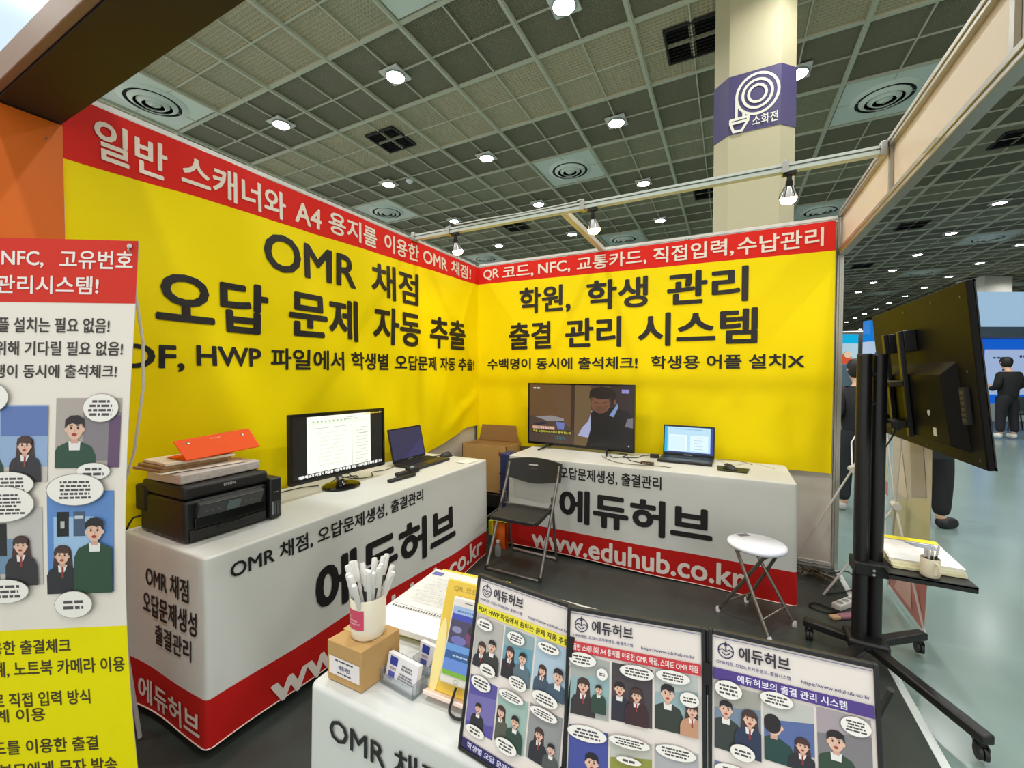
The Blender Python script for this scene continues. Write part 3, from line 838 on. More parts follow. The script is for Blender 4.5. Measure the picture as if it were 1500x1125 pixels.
# paper pile and folder on the printer
PZ = TZ + .2235
def rotbox(c, a, sx, sy, z0, z1, m, tilt=0.0):
    R = Matrix.Rotation(a, 3, 'Z') @ Matrix.Rotation(tilt, 3, 'X'); mb = MB()
    mb.box((-sx / 2, -sy / 2, 0), (sx / 2, sy / 2, z1 - z0), m, F=lambda p: Vector((c[0], c[1], z0)) + R @ p); return mb
pk = thing('paper_ream', (.30, -2.70, PZ), 'opened white paper ream with red print lying on the printer', 'paper')
build('wrapper', rotbox((.30, -2.69), .06, .235, .325, PZ + .001, PZ + .040, mat((206, 196, 190), .4, noise=.1, scale=40, bump=.6)), pk, bevel=.006)
fp = frame((.419, -2.85, PZ + .002), (-.06, 1, 0), (0, 0, 1)); p = Print(fp, base=.0012)
p.ell(.16, .018, .028, .014, (178, 60, 74)); p.text('A4', .145, .175, .010, .026, (236, 220, 220)); p.rect(.225, .014, .25, .026, (90, 88, 92)); p.bars(.285, .02, .03, 3, .006, (120, 118, 122)); p.ell(.09, .02, .018, .01, (150, 150, 148))
build('wrapper_print', p.mb, pk, smooth=False)
mb = MB(); mb.prism([(-.14, -.13), (.10, -.15), (.13, .16), (-.12, .15)], 0, .0015, mat((238, 228, 212), .6), F=lambda v: Vector((.27 + v.x, -2.735 + v.y, PZ + .0425 + v.z + .03 * max(0, -v.y - .08)))); build('loose_sheet', mb, pk)
bk = thing('notebook', (.27, -2.72, PZ + .045), 'kraft covered notebook pile under the orange folder', 'notebook')
for i in range(3):
    c_ = (.245 + .008 * i, -2.755 + .012 * i)
    build('cover', rotbox(c_, .08 - .05 * i, .19, .26, PZ + .046 + i * .012, PZ + .0575 + i * .012, mat((150, 120, 84) if i < 2 else (226, 214, 194), .6)), bk, bevel=.002)
fo = thing('folder', (.29, -2.66, PZ + .083), 'bright orange folder standing half open on top of the printer pile', 'folder')
OR_ = mat((240, 84, 6), .5, noise=.02, spec=.2)
zf = PZ + .0835
fA = frame((.375, -2.80, zf), (-.06, 1, .03), (-.70, 0, .55))
mb = MB(); mb.prism([(0, 0), (.31, 0), (.325, .125), (-.0, .115)], 0, .003, OR_, F=fA); build('front_flap', mb, fo, bevel=.001)
mb = MB(); mb.prism([(-.0, 0), (.31, .0), (.30, .16), (.0, .14)], 0, .003, OR_, F=frame((.376, -2.80, zf - .001), (-.06, 1, .03), (-1, 0, .02))); build('back_cover', mb, fo, bevel=.001)
for s in (.045, .275):
    mb = MB(); mb.lathe([(.007, .003), (.007, .005), (.003, .007), (0, .007)], (0, 0, 0), CHROME, 12, F=lambda v, s=s: fA(Vector((v.x + s, v.y + .09, v.z)))); build('snap_button', mb, fo)
p = Print(fA, base=.0033); p.bars(.16, .098, .05, 1, .006, (255, 190, 150)); build('folder_print', p.mb, fo, smooth=False)
sw = thing('wall_socket_cable', (.08, -2.87, TZ), 'dark power cable leaving the back of the printer', 'cable')
mb = MB(); mb.tube([(.115, -2.83, TZ + .06), (.085, -2.865, TZ + .05), (.06, -2.87, TZ + .02), (.055, -2.89, TZ - .04), (.05, -2.90, .45)], .004, BLACKM); build('cord', mb, sw)

# monitor
mo = thing('monitor', (.30, -1.98, TZ), 'black widescreen monitor showing a white page on the left table', 'monitor')
fm_ = frame((.305, -2.302, .812), (.01, .655, -.008), (-.02, 0, 1))
W_, H_ = .66, .372
mb = MB(); mb.box((0, 0, -.03), (W_, H_, -.004), BLACK, fm_); build('housing', mb, mo, bevel=.006)
mb = MB()
for a, b in (((0, 0, -.006), (W_, .022, .002)), ((0, H_ - .014, -.006), (W_, H_, .002)), ((0, .022, -.006), (.014, H_ - .014, .002)), ((W_ - .014, .022, -.006), (W_, H_ - .014, .002))): mb.box(a, b, GLOSSB, fm_)
build('bezel', mb, mo)
p = Print(fm_, base=-.0035, mk=lambda c: screen(c, 1.25))
p.rect(.014, .022, W_ - .014, H_ - .014, (10, 8, 8))
x0, x1, y0, y1 = .10, .545, .045, .352
p.rect(x0, y0, x1, y1, (240, 244, 226)); p.rect(x0, y1 - .05, x1, y1 - .035, (226, 234, 214))
for k in range(9): p.ell(x0 + .04 + k * .026, y1 - .03, .007, .006, (150, 190, 150), 8)
p.bars(x0 + .30, y1 - .022, .10, 2, .012, (170, 180, 160)); p.stroke([(x0 + .02, y1 - .066), (x0 + .30, y1 - .066), (x0 + .30, y0)], .0025, (150, 160, 140))
for r in range(9): p.bars(x0 + .16, y1 - .095 - r * .022, .2, 1, .008, (206, 216, 196))
for r in range(12): p.bars(x0 + .37, y1 - .085 - r * .019, .1, 1, .009, (186, 196, 176))
p.stroke([(x0 + .31, y1 - .12), (x1 - .01, y1 - .12)], .0025, (150, 160, 140))
p.text('eduhub.co.kr', .50, .635, .343, .355, (232, 190, 60), .03)
p.text('에듀허브가 시험지 파일을 이용해 학생별 오답 시험지를 만들어 줍니다', .045, .63, .026, .044, (250, 250, 245), .06)
build('display', p.mb, mo, smooth=False)
mb = MB(); mb.tube([(.30, -1.985, .775), (.285, -1.985, .80), (.275, -1.985, .86)], [.022, .02, .018], mat((150, 150, 150), .25, .8)); build('neck', mb, mo)
mb = MB(); mb.lathe([(.098, 0), (.10, .006), (.092, .014), (.03, .022), (.022, .036), (0, .036)], (.31, -1.985, TZ + .002), GLOSSB, 32, sy=1.12); build('base', mb, mo)
# laptop
def laptop(label, F, w, d, h, lean, draw, grp=None):
    """F: frame with origin at hinge left end, x along hinge, y forward from hinge, z up"""
    o = F(Vector((w / 2, d / 2, 0)))
    t = thing('laptop', tuple(o), label, 'laptop')
    mb = MB(); mb.box((0, 0, .002), (w, d, .020), mat((36, 36, 39), .4), F); build('base', mb, t, bevel=.004)
    kb = MB()
    for r in range(5):
        for c in range(14): kb.box((.02 + c * (w - .04) / 14, .018 + r * .021, .020), (.02 + (c + .86) * (w - .04) / 14, .018 + r * .021 + .018, .0225), mat((18, 18, 20), .5), F)
    k = build('keyboard', kb, t, smooth=False); k['kind'] = 'stuff'
    mb = MB(); mb.box((w * .36, d - .075, .020), (w * .64, d - .01, .0212), mat((24, 24, 26), .3), F); build('touchpad', mb, t)
    G = frame(tuple(F(Vector((w, -.002, .018)))), F(Vector((-1, 0, 0))) - F(Vector((0, 0, 0))), (F(Vector((0, -math.sin(lean), math.cos(lean)))) - F(Vector((0, 0, 0)))))
    # flip so that x runs left to right seen from the front
    G = frame(tuple(F(Vector((0, -.002, .018)))), F(Vector((1, 0, 0))) - F(Vector((0, 0, 0))), (F(Vector((0, -math.sin(lean), math.cos(lean)))) - F(Vector((0, 0, 0)))))
    sgn = 1 if G.n.dot(F(Vector((0, 1, 0))) - F(Vector((0, 0, 0)))) > 0 else -1
    H = lambda p: G(Vector((p[0], p[1], p[2] * sgn)))
    mb = MB(); mb.box((0, 0, -.008), (w, h, 0), mat((30, 30, 33), .4), H); build('lid', mb, t, bevel=.003)
    pr_ = Print(H, base=.0002, mk=lambda c: screen(c, 1.0)); draw(pr_, w, h); o = build('display', pr_.mb, t, smooth=False)
    # faces must look to the front: flip when the frame is mirrored
    return t
def drawL(p, w, h):
    p.mk = lambda c: screen(c, .8)
    p.rect(.012, .02, w - .012, h - .012, (62, 60, 92)); p.poly([(w * .3, .02), (w - .012, .02), (w - .012, h * .6)], (70, 66, 112))
    p.stroke([(w * .42, .011), (w * .58, .011)], .002, (150, 150, 150))
def Fr(o, ux, uy):
    o = Vector(o); ux = Vector(ux).normalized(); uy = Vector(uy); uy = (uy - ux * ux.dot(uy)).normalized()
    return lambda p: o + ux * p[0] + uy * p[1] + Vector((0, 0, 1)) * p[2]
laptop('open dark laptop with a dim violet screen beside the monitor', Fr((.215, -1.452, TZ + .001), (-.005, .365, 0), (1, 0, 0)), .365, .225, .245, .22, drawL)
# pens / remotes
def remote(label, a, b, w, z):
    a = Vector(a); b = Vector(b); L = (b - a).length; F = frame((a.x, a.y, z), (b.x - a.x, b.y - a.y, 0), (-(b.y - a.y), b.x - a.x, 0))
    t = thing('remote_control', ((a.x + b.x) / 2, (a.y + b.y) / 2, z), label, 'remote')
    mb = MB(); mb.box((0, -w / 2, 0), (L, w / 2, .016), BLACK, F); build('case', mb, t, bevel=.005)
    for i in range(5):
        mb = MB(); mb.lathe([(.004, .016), (.004, .018), (0, .0185)], (0, 0, 0), mat((70, 72, 72), .5), 8, F=lambda v, i=i: F(Vector((v.x + L * (.2 + i * .15), v.y, v.z)))); build('button', mb, t)
remote('slim black remote nearest the table edge in front of the laptop', (.50, -1.80), (.515, -1.585), .034, TZ + .0035)
w_ = thing('barcode_scanner', (.44, -1.55, TZ), 'black handheld scanner with a lit window between monitor and laptop', 'scanner')
Fs = frame((.43, -1.665, TZ + .003), (.02, .19, 0), (-1, 0, 0))
mb = MB(); mb.box((0, -.022, 0), (.11, .016, .022), BLACK, Fs); build('grip', mb, w_, bevel=.008)
mb = MB(); mb.box((.10, -.032, 0), (.185, .03, .036), BLACKM, Fs); build('head', mb, w_, bevel=.01)
mb = MB(); mb.box((.125, -.012, .036), (.15, .006, .038), screen((170, 214, 196), .8), Fs); build('window', mb, w_)
def mouse(label, c, a, m=BLACK):
    t = thing('mouse', c, label, 'mouse'); R = Matrix.Rotation(a, 3, 'Z')
    mb = MB(); n = 14; c = Vector(c)
    prof = [(0.0, .036), (.25, .034), (.5, .029), (.72, .021), (.88, .012), (1.0, .003)]
    mb.lathe([(.001, .0345)] + [(.05 * q, z) for q, z in prof[1:]] + [(.049, 0.0)], c, m, 20, F=lambda v: R @ Vector((v.x * .62, v.y * 1.08, v.z))); build('shell', mb, t)
    mb = MB(); mb.box((-.003, .012, .028), (.003, .03, .037), mat((60, 60, 62), .5), F=lambda v: c + R @ Vector(v)); build('wheel', mb, t, bevel=.001)
    mb = MB(); mb.box((-.0006, .0, .022), (.0006, .05, .0275), mat((8, 8, 8), .5), F=lambda v: c + R @ Vector(v)); build('button_gap', mb, t)
mouse('black mouse at the far right end of the left table', (.325, -.985, TZ + .0035), -.6)
sh = thing('paper_note', (.56, -1.05, TZ), 'thin white note with a drawn loop by the left table corner', 'paper')
mb = MB(); mb.prism([(-.06, -.07), (.05, -.08), (.06, .06), (-.05, .07)], 0, .0008, mat((236, 232, 224), .6), F=lambda v: Vector((.575 + v.x, -1.055 + v.y, TZ + .003 + v.z))); build('sheet', mb, sh)
p = Print(frame((.575, -1.055, TZ + .004), (1, 0, 0), (0, 1, 0))); p.ring(0, 0, .035, .028, .002, (160, 120, 120)); build('drawn_loop', p.mb, sh, smooth=False)
def cable(label, pts, r=.003, m=BLACKM, cat='cable'):
    # smooth the path
    P = [Vector(q) for q in pts]; out = []
    for i in range(len(P) - 1):
        a, b, c, d = P[max(i - 1, 0)], P[i], P[i + 1], P[min(i + 2, len(P) - 1)]
        for k in range(6):
            t = k / 6; out.append(.5 * ((2 * b) + (c - a) * t + (2 * a - 5 * b + 4 * c - d) * t * t + (3 * b - a - 3 * c + d) * t ** 3))
    out.append(P[-1]); mb = MB(); mb.tube(out, r, m, 6)
    return tag(build('cable', mb, loc=tuple(P[0])), label, cat)
z = TZ + .007
cable('black cable running from the printer to the monitor along the banner', [(.16, -2.50, z), (.14, -2.38, z + .012), (.13, -2.25, z), (.15, -2.12, z), (.20, -2.05, z)])
cable('black cable looping behind the monitor foot', [(.24, -1.95, .80), (.22, -1.90, .77), (.27, -1.83, z), (.20, -1.78, z), (.16, -1.88, z), (.20, -1.97, z)])
cable('black cable curving from the monitor to the laptop', [(.26, -1.90, .80), (.25, -1.82, z), (.30, -1.74, z), (.22, -1.66, z), (.25, -1.58, z), (.23, -1.47, z)])
cable('mouse cable on the left table', [(.30, -.95, z), (.27, -1.0, z), (.25, -1.08, z + .004)])

# ================================================================ THINGS ON THE BACK TABLE
tv = thing('television', (1.15, -.25, TZ), 'flat black television showing a young man at a desk', 'television')
ft = frame((.69, -.235, TZ + .028), (.945, -.03, -.004), (0, .0, 1))
W_, H_ = .955, .548
mb = MB(); mb.box((0, 0, .006), (W_, H_, .03), BLACKM, lambda v: ft(Vector((v[0], v[1], -v[2] + .0)))); build('housing', mb, tv, bevel=.004)
mb = MB()
for a, b in (((0, 0, -.008), (W_, .022, .003)), ((0, H_ - .012, -.008), (W_, H_, .003)), ((0, .02, -.008), (.012, H_ - .012, .003)), ((W_ - .012, .02, -.008), (W_, H_ - .012, .003))): mb.box(a, b, GLOSSB, ft)
build('bezel', mb, tv)
x0, y0, x1, y1 = .012, .022, W_ - .012, H_ - .012
p = Print(ft, base=-.006, step=.0002, clip=(x0, y0, x1, y1), mk=lambda c: screen(c, .85)); w, h = x1 - x0, y1 - y0
q = lambda x, y: (x0 + w * x, y1 - h * y)
p.rect(x0, y0, x1, y1, (86, 62, 40)); p.poly([q(0, 0), q(.46, 0), q(.44, 1), q(0, 1)], (104, 74, 48)); p.poly([q(.46, 0), q(.62, 0), q(.62, 1), q(.45, 1)], (112, 90, 58)); p.poly([q(.43, 0), q(.47, 0), q(.46, 1), q(.425, 1)], (58, 36, 24))
p.poly([q(.80, 0), q(1, 0), q(1, 1), q(.8, 1)], (48, 34, 34))
p.poly([q(0, .55), q(.30, .54), q(.47, .80), q(.46, 1), q(0, 1)], (78, 62, 54)); p.poly([q(.06, .56), q(.24, .53), q(.36, .57), q(.36, .61), q(.20, .63)], (150, 144, 146)); p.poly([q(.05, .68), q(.16, .64), q(.20, .66), q(.10, .72)], (34, 38, 58)); p.poly([q(.28, .63), q(.37, .64), q(.36, .76), q(.30, .76)], (110, 126, 190))
p.poly([q(.63, .40), q(.60, .58), q(.54, .70), q(.50, .84), q(.60, .86), q(.66, .70)], (176, 180, 216)); p.poly([q(.62, .45), q(.68, .38), q(.84, .34), q(.97, .42), q(1, .55), q(1, 1), q(.58, 1), q(.62, .72)], (18, 15, 17))
p.poly([q(.86, .28), q(.84, .34), q(.79, .48), q(.83, .50), q(.87, .34)], (130, 156, 204)); p.poly([q(.95, .52), q(1, .50), q(1, .66), q(.93, .64)], (120, 116, 128))
p.ell(x0 + w * .71, y1 - h * .30, w * .085, h * .15, (122, 80, 58)); p.poly([q(.64, .35), q(.70, .46), q(.76, .42), q(.78, .30)], (112, 72, 54))
p.ell(x0 + w * .725, y1 - h * .12, w * .115, h * .10, (24, 18, 16)); p.poly([q(.61, .10), q(.605, .22), q(.645, .17), q(.70, .21), q(.74, .16), q(.80, .19), q(.83, .28), q(.85, .12), q(.72, .01)], (22, 16, 14)); p.stroke([q(.655, .275), q(.69, .285)], w * .008, (40, 24, 18)); p.stroke([q(.725, .285), q(.765, .27)], w * .008, (40, 24, 18)); p.stroke([q(.70, .29), q(.695, .345), q(.71, .35)], w * .004, (80, 48, 36)); p.stroke([q(.685, .39), q(.725, .39)], w * .005, (90, 40, 34)); p.ell(x0 + w * .84, y1 - h * .26, w * .012, h * .04, (120, 76, 60))
p.rect(*q(.035, .775), *q(.27, .715), (186, 130, 104)); p.text('안산시 학원 광고영상', *[q(.045, 0)[0], q(.26, 0)[0]], q(0, .765)[1], q(0, .725)[1], (250, 240, 226), .03)
p.rect(*q(.035, .84), *q(.44, .785), (40, 36, 14)); p.text('학원 고생하셔서 시험지 출제 했는데', q(.045, 0)[0], q(.43, 0)[0], q(0, .832)[1], q(0, .792)[1], (226, 214, 80), .03)
p.bars(*q(.33, .90), w * .12, 2, h * .03, (60, 110, 120)); p.bars(*q(.08, .06), w * .1, 1, h * .045, (220, 220, 220)); p.rect(*q(.90, .115), *q(.965, .055), (150, 146, 214)); p.ell(*q(.965, .945), .006, .006, (230, 226, 220), 8)
build('display', p.mb, tv, 'screen picture of a young man in a dark vest over a pale blue shirt', smooth=False)
for x, s in ((.90, -1), (1.42, 1)):
    mb = MB(); mb.tube([(x, -.255, TZ + .034), (x + s * .012, -.30, TZ + .018), (x + s * .035, -.40, TZ + .009)], [.012, .009, .006], BLACKM, 6); mb.tube([(x, -.255, TZ + .034), (x + s * .012, -.20, TZ + .016), (x + s * .03, -.135, TZ + .009)], [.012, .009, .006], BLACKM, 6); build('foot', mb, tv)
def drawR(p, w, h):
    p.mk = lambda c: screen(c, 1.15)
    p.rect(.010, .016, w - .010, h - .012, (40, 60, 150)); p.rect(.010, .016, .035, h - .012, (30, 170, 214))
    p.rect(.032, .03, w - .030, h - .014, (178, 214, 232)); p.rect(.010, .016, w - .010, .026, (40, 60, 90))
    p.rect(.045, .035, .175, h - .075, (226, 240, 246)); p.rect(.05, .04, .165, h - .085, (206, 230, 240)); p.rect(.20, .04, w - .045, h - .075, (214, 234, 242))
    for r in range(5): p.bars(.20 + .06, h - .09 - r * .022, .08, 1, .008, (150, 190, 210))
    p.bars(w / 2, h - .03, w * .6, 1, .01, (120, 160, 200)); p.rect(w * .42, .004, w * .58, .011, (120, 120, 124))
laptop('open black laptop with a bright pale blue screen on the back table', Fr((1.850, -.165, TZ + .003), (.37, -.015, 0), (0, -1, 0)), .372, .235, .235, .10, drawR)
mp = thing('mouse_pad', (2.33, -.44, TZ), 'dark mouse pad right of the back table laptop', 'mouse pad')
mb = MB(); mb.prism([(2.245, -.36), (2.25, -.52), (2.425, -.525), (2.445, -.385)][::-1], TZ + .003, TZ + .007, mat((52, 50, 22), .7)); build('pad', mb, mp)
mouse('black mouse lying on the dark mouse pad', (2.325, -.465, TZ + .0075), .9)
hb = thing('usb_hub', (1.79, -.53, TZ), 'small dark hub with lights and cables left of the back laptop', 'hub')
mb = MB(); mb.box((1.745, -.55, TZ + .003), (1.835, -.515, TZ + .018), mat((46, 42, 42), .4)); build('case', mb, hb, bevel=.003)
for i in range(4):
    mb = MB(); mb.box((1.755 + i * .02, -.5515, TZ + .007), (1.768 + i * .02, -.5495, TZ + .014), mat((170, 150, 130), .3, .4)); build('port', mb, hb)
ad = thing('power_adapter', (1.78, -.30, TZ), 'black power adapter behind the hub on the back table', 'adapter')
mb = MB(); mb.box((1.765, -.27, TZ + .003), (1.835, -.235, TZ + .03), BLACK); build('brick', mb, ad, bevel=.005)
z = TZ + .006
cable('black cable from the television foot to the hub', [(1.46, -.33, z), (1.52, -.42, z), (1.60, -.36, z), (1.66, -.48, z), (1.745, -.53, z)])
cable('long thin black cable wandering in front of the television', [(1.42, -.40, z), (1.50, -.52, z), (1.60, -.60, z), (1.72, -.61, z), (1.86, -.58, z), (1.96, -.59, z)], .0022)
cable('black cable tangle between television and laptop', [(1.52, -.24, z), (1.60, -.30, z + .01), (1.58, -.38, z), (1.68, -.34, z), (1.70, -.26, z), (1.76, -.25, z + .008)])
cable('white thin cable behind the mouse pad', [(2.26, -.20, z), (2.36, -.28, z), (2.42, -.20, z), (2.50, -.16, z), (2.56, -.24, z), (2.60, -.30, z)], .0022, mat((206, 196, 176), .5))
cable('grey cable at the right end of the back table', [(2.24, -.16, z), (2.33, -.15, z + .01), (2.43, -.16, z), (2.47, -.22, z)], .002, mat((130, 124, 110), .5))

# ================================================================ CHAIR AND STOOL
ch = thing('folding_chair', (1.0, -.95, 0), 'black and silver folding chair between the two tables', 'chair')
TUBE = mat((150, 146, 140), .32, .9, noise=.03)
DK = mat((34, 35, 35), .5, noise=.05)
for nm, x in (('left', .785), ('right', 1.20)):
    k = (x - .785) / .415
    mb = MB(); mb.tube([(x, -.775, .715), (x, -.785, .66), (x, -1.128, .012)], .011, TUBE, 10)
    mb.lathe([(.014, 0), (.014, .02), (.011, .03)], (x, -1.13, .001), DK, 10); build('front_leg', mb, ch)
    y1 = -.748 - .022 * k; xi = x + (.016 if k < .5 else -.016)
    mb = MB(); mb.tube([(xi, -.875, .50), (xi, y1 - .02, .05), (xi, y1, .013)], .010, TUBE, 10); build('rear_leg', mb, ch)
    mb = MB(); mb.tube([(xi, -.90, .455), (xi, -.98, .40), (xi, -1.15, .385)], .007, DK, 8); build('hinge_arm', mb, ch)
mb = MB(); mb.tube([(.785, -1.128, .012), (.80, -1.135, .012), (1.185, -1.135, .012), (1.20, -1.128, .012)], .009, TUBE, 8); build('front_floor_bar', mb, ch)
mb = MB(); mb.tube([(.801, -.748, .013), (1.184, -.770, .013)], .010, mat((200, 200, 198), .25, .9), 8); build('rear_floor_bar', mb, ch)
def backrest(u, v, s):
    x = .765 + u * .455
    zt = .728 + .022 * math.sin(PI * u); zb_ = .60 - .035 * math.sin(PI * u) ** 1.5 + .0
    zz = zb_ + v * (zt - zb_); return Vector((x, -.79 + .03 * math.sin(PI * u) + (zz - .65) * .25 + s * .011, zz))
mb = MB(); us, vs = lin_(0, 1, 20), lin_(0, 1, 6)
mb.grid(lambda u, v: backrest(u, v, -1), us, vs, DK); mb.grid(lambda u, v: backrest(u, v, 1), us, vs, DK, True)
mb.grid(lambda u, v: backrest(u, 1, v * 2 - 1), us, [0, 1], DK); mb.grid(lambda u, v: backrest(u, 0, v * 2 - 1), us, [0, 1], DK, True)
mb.grid(lambda u, v: backrest(0, u, v * 2 - 1), vs, [0, 1], DK); mb.grid(lambda u, v: backrest(1, u, v * 2 - 1), vs, [0, 1], DK, True)
br = build('backrest', mb, ch)
fb = lambda p: backrest(.5 + p[0] / .455, .5 + p[1] / .15, -1) + Vector((0, -.0008 - p[2], 0))
p = Print(fb); p.rect(-.045, .030, .03, .038, (190, 190, 188)); p.bars(-.005, .012, .07, 1, .008, (84, 84, 84)); build('backrest_slot', p.mb, ch, 'pale slot in the backrest', smooth=False)
mb = MB()
seat = [(.852, -1.195), (.87, -1.215), (1.18, -1.215), (1.198, -1.195), (1.19, -.90), (1.175, -.885), (.872, -.885), (.858, -.90)]
mb.prism(seat, .398, .424, DK); build('seat', mb, ch, bevel=.006)
mb = MB(); mb.tube([(.80, -.895, .42), (1.19, -.895, .42)], .008, TUBE, 8); build('seat_rod', mb, ch)

st = thing('folding_stool', (2.462, -.985, 0), 'round white folding stool with crossed metal legs before the back table', 'stool')
mb = MB(); c = (2.462, -.985, .0)
mb.lathe([(.0, .424), (.13, .424), (.146, .430), (.150, .440), (.147, .450), (.135, .455), (0, .456)], c, mat((226, 230, 240), .35, noise=.02), 40); build('seat', mb, st, angle=1.2)
p = Print(frame((2.40, -.90, .4562), (.8, .6, 0), (-.6, .8, 0))); p.rect(-.035, -.018, .03, .018, (120, 120, 126)); build('label_sticker', p.mb, st, smooth=False)
def leg(a, b, r=.0095): 
    mb = MB(); mb.tube([a, b], r, mat((140, 134, 124), .35, .85), 8); mb.lathe([(.0125, 0), (.0125, .022), (.009, .03)], (a[0], a[1], .0), mat((210, 210, 208), .5), 10); build('leg', mb, st)
A = [(2.272, -.962, .012), (2.424, -.772, .012)]; B = [(2.516, -1.165, .012), (2.652, -.933, .012)]
ax = Vector((.27, -.19, 0)); 
tA = [(2.50, -1.085, .425), (2.58, -.955, .425)]; tB = [(2.355, -1.015, .425), (2.43, -.885, .425)]
for a, b in zip(A, tA): leg(a, b)
for a, b in zip(B, tB): leg(a, b)
def mixp(a, b, t): return tuple(Vector(a) * (1 - t) + Vector(b) * t)
for X, Y, t_ in ((A, tA, .16), (B, tB, .2), (A, tA, .93), (B, tB, .93)):
    mb = MB(); mb.tube([mixp(X[0], Y[0], t_), mixp(X[1], Y[1], t_)], .006, TUBE, 8); build('cross_bar', mb, st)

# ================================================================ CORNER CLUTTER
bx = thing('cardboard_box', (.36, -.38, 0), 'open brown cardboard box with a raised flap in the booth corner', 'box')
X0, X1, Y0, Y1, Z0, Z1 = .10, .57, -.42, -.14, .32, .75
for nm, a, b in (('front_side', (X0, Y0, Z0), (X1, Y0 + .006, Z1)), ('back_side', (X0, Y1 - .006, Z0), (X1, Y1, Z1)), ('left_side', (X0, Y0, Z0), (X0 + .006, Y1, Z1)), ('right_side', (X1 - .006, Y0, Z0), (X1, Y1, Z1)), ('bottom', (X0, Y0, Z0), (X1, Y1, Z0 + .008))):
    obj_box(nm, bx, None, a, b, KRAFT)
mb = MB(); mb.prism([(0, 0), (.44, 0), (.40, .155), (.03, .15)], 0, .006, KRAFTD, F=frame((X0 + .02, Y1 - .006, Z1), (1, 0, 0), (0, .06, 1))); build('rear_flap', mb, bx)
p = Print(frame((X0, Y0 - .001, Z0), (1, 0, 0), (0, 0, 1))); p.ell(.40, .36, .012, .02, (150, 50, 40)); p.ell(.40, .385, .007, .012, (200, 90, 40)); build('box_print', p.mb, bx, smooth=False)
b2 = thing('storage_crate', (.36, -.38, 0), 'dark crate on the floor carrying the cardboard box', 'crate')
mb = MB(); mb.box((.08, -.44, .0), (.56, -.12, .02), BLACKM); mb.box((.08, -.44, .02), (.095, -.12, .315), BLACKM); mb.box((.545, -.44, .02), (.56, -.12, .315), BLACKM); mb.box((.095, -.135, .02), (.545, -.12, .315), BLACKM); mb.box((.095, -.44, .02), (.545, -.425, .12), BLACKM); mb.box((.095, -.44, .20), (.545, -.425, .315), BLACKM); mb.box((.095, -.43, .295), (.545, -.13, .315), BLACKM)
build('shell', mb, b2, bevel=.004)
bc = thing('storage_case', (.64, -.55, 0), 'dark blue upright case beside the cardboard box behind the chair', 'case')
mb = MB(); mb.box((.60, -.60, .22), (.70, -.47, .73), mat((38, 50, 104), .45)); build('case_body', mb, bc, bevel=.012)
mb = MB(); mb.tube([(.62, -.612, .56), (.62, -.635, .57), (.68, -.635, .57), (.68, -.612, .56)], .006, BLACKM); build('handle', mb, bc)
mb = MB(); mb.box((.595, -.604, .40), (.705, -.466, .41), mat((24, 30, 70), .5)); build('seam', mb, bc)
og = thing('snack_bag', (.64, -.60, 0), 'orange and yellow printed bag standing on the floor behind the chair', 'bag')
mb = MB(); mb.grid(lambda u, v: Vector((.625 + u * .12, -.775 - .02 * math.sin(PI * u) * math.sin(PI * min(1, v * 1.1 + .1)) , .002 + v * .215)), lin_(0, 1, 8), lin_(0, 1, 8), mat((206, 92, 20), .35, noise=.5, scale=22)); mb.grid(lambda u, v: Vector((.625 + u * .12, -.725 + .005 * math.sin(PI * u), .002 + v * .215)), lin_(0, 1, 8), lin_(0, 1, 8), mat((206, 92, 20), .35, noise=.5, scale=22), True)
mb.box((.625, -.775, .0), (.745, -.725, .012), mat((180, 60, 20), .4)); mb.box((.625, -.775, .21), (.745, -.725, .217), mat((200, 196, 30), .4))
build('foil', mb, og)
mb = MB(); mb.box((.60, -.79, .10), (.635, -.72, .2175), mat((196, 200, 40), .4)); build('yellow_top', mb, og, bevel=.004)
bt = thing('bottle', (.75, -.985, 0), 'small clear bottle standing on the floor by the chair leg', 'bottle')
mb = MB(); mb.lathe([(.022, 0), (.025, .01), (.025, .07), (.012, .09), (.011, .10)], (.75, -.90, .001), mat((190, 200, 196), .1, noise=0, trans=.6), 18); build('glass', mb, bt)
mb = MB(); mb.lathe([(.013, .10), (.013, .118), (0, .119)], (.75, -.90, .001), WHITE, 14); build('cap', mb, bt)

# floor cables by the back right corner
rc = random.Random(11)
labs = ['dark cable loops heaped on the floor at the back right corner', 'grey cable bundle lying against the right end of the back wall', 'pale tangled cable beside the skirt of the back table', 'black cable running round the aluminium post on the floor', 'thin black cable lying on the carpet near the stand base', 'looped olive cable on the floor below the white wall panel']
for i, l in enumerate(labs):
    pts = []
    if i == 4: pts = [(2.92, -.62, .006), (2.84, -.70, .006), (2.76, -.66, .006), (2.80, -.60, .006), (2.90, -.66, .006)]
    elif i == 3: pts = [(2.80, -.10, .012), (2.92, -.15, .02), (3.05, -.12, .05), (3.08, -.26, .02), (2.98, -.36, .008), (2.88, -.44, .008)]
    else:
        for k in range(11):
            a = k * 1.7 + i; pts.append((2.76 + .018 * k + .05 * math.cos(a), -.12 - .03 * i * .6 + .05 * math.sin(a * 1.3) - .006 * k, .010 + .006 * (i % 3) + .035 * rc.random()))
    cable(l, pts, .0045 if i != 2 else .003, mat([(36, 38, 36), (96, 92, 84), (176, 170, 156), (20, 20, 20), (18, 18, 18), (86, 84, 58)][i], .5))
mt = thing('power_strip', (2.93, -.55, 0), 'white power strip with cables on the floor by the stand', 'power strip')
mb = MB(); R_ = rotz((2.955, -.55, .002), .9); mb.box((-.10, -.025, 0), (.10, .025, .035), mat((220, 222, 220), .4), R_); build('housing', mb, mt, bevel=.005)
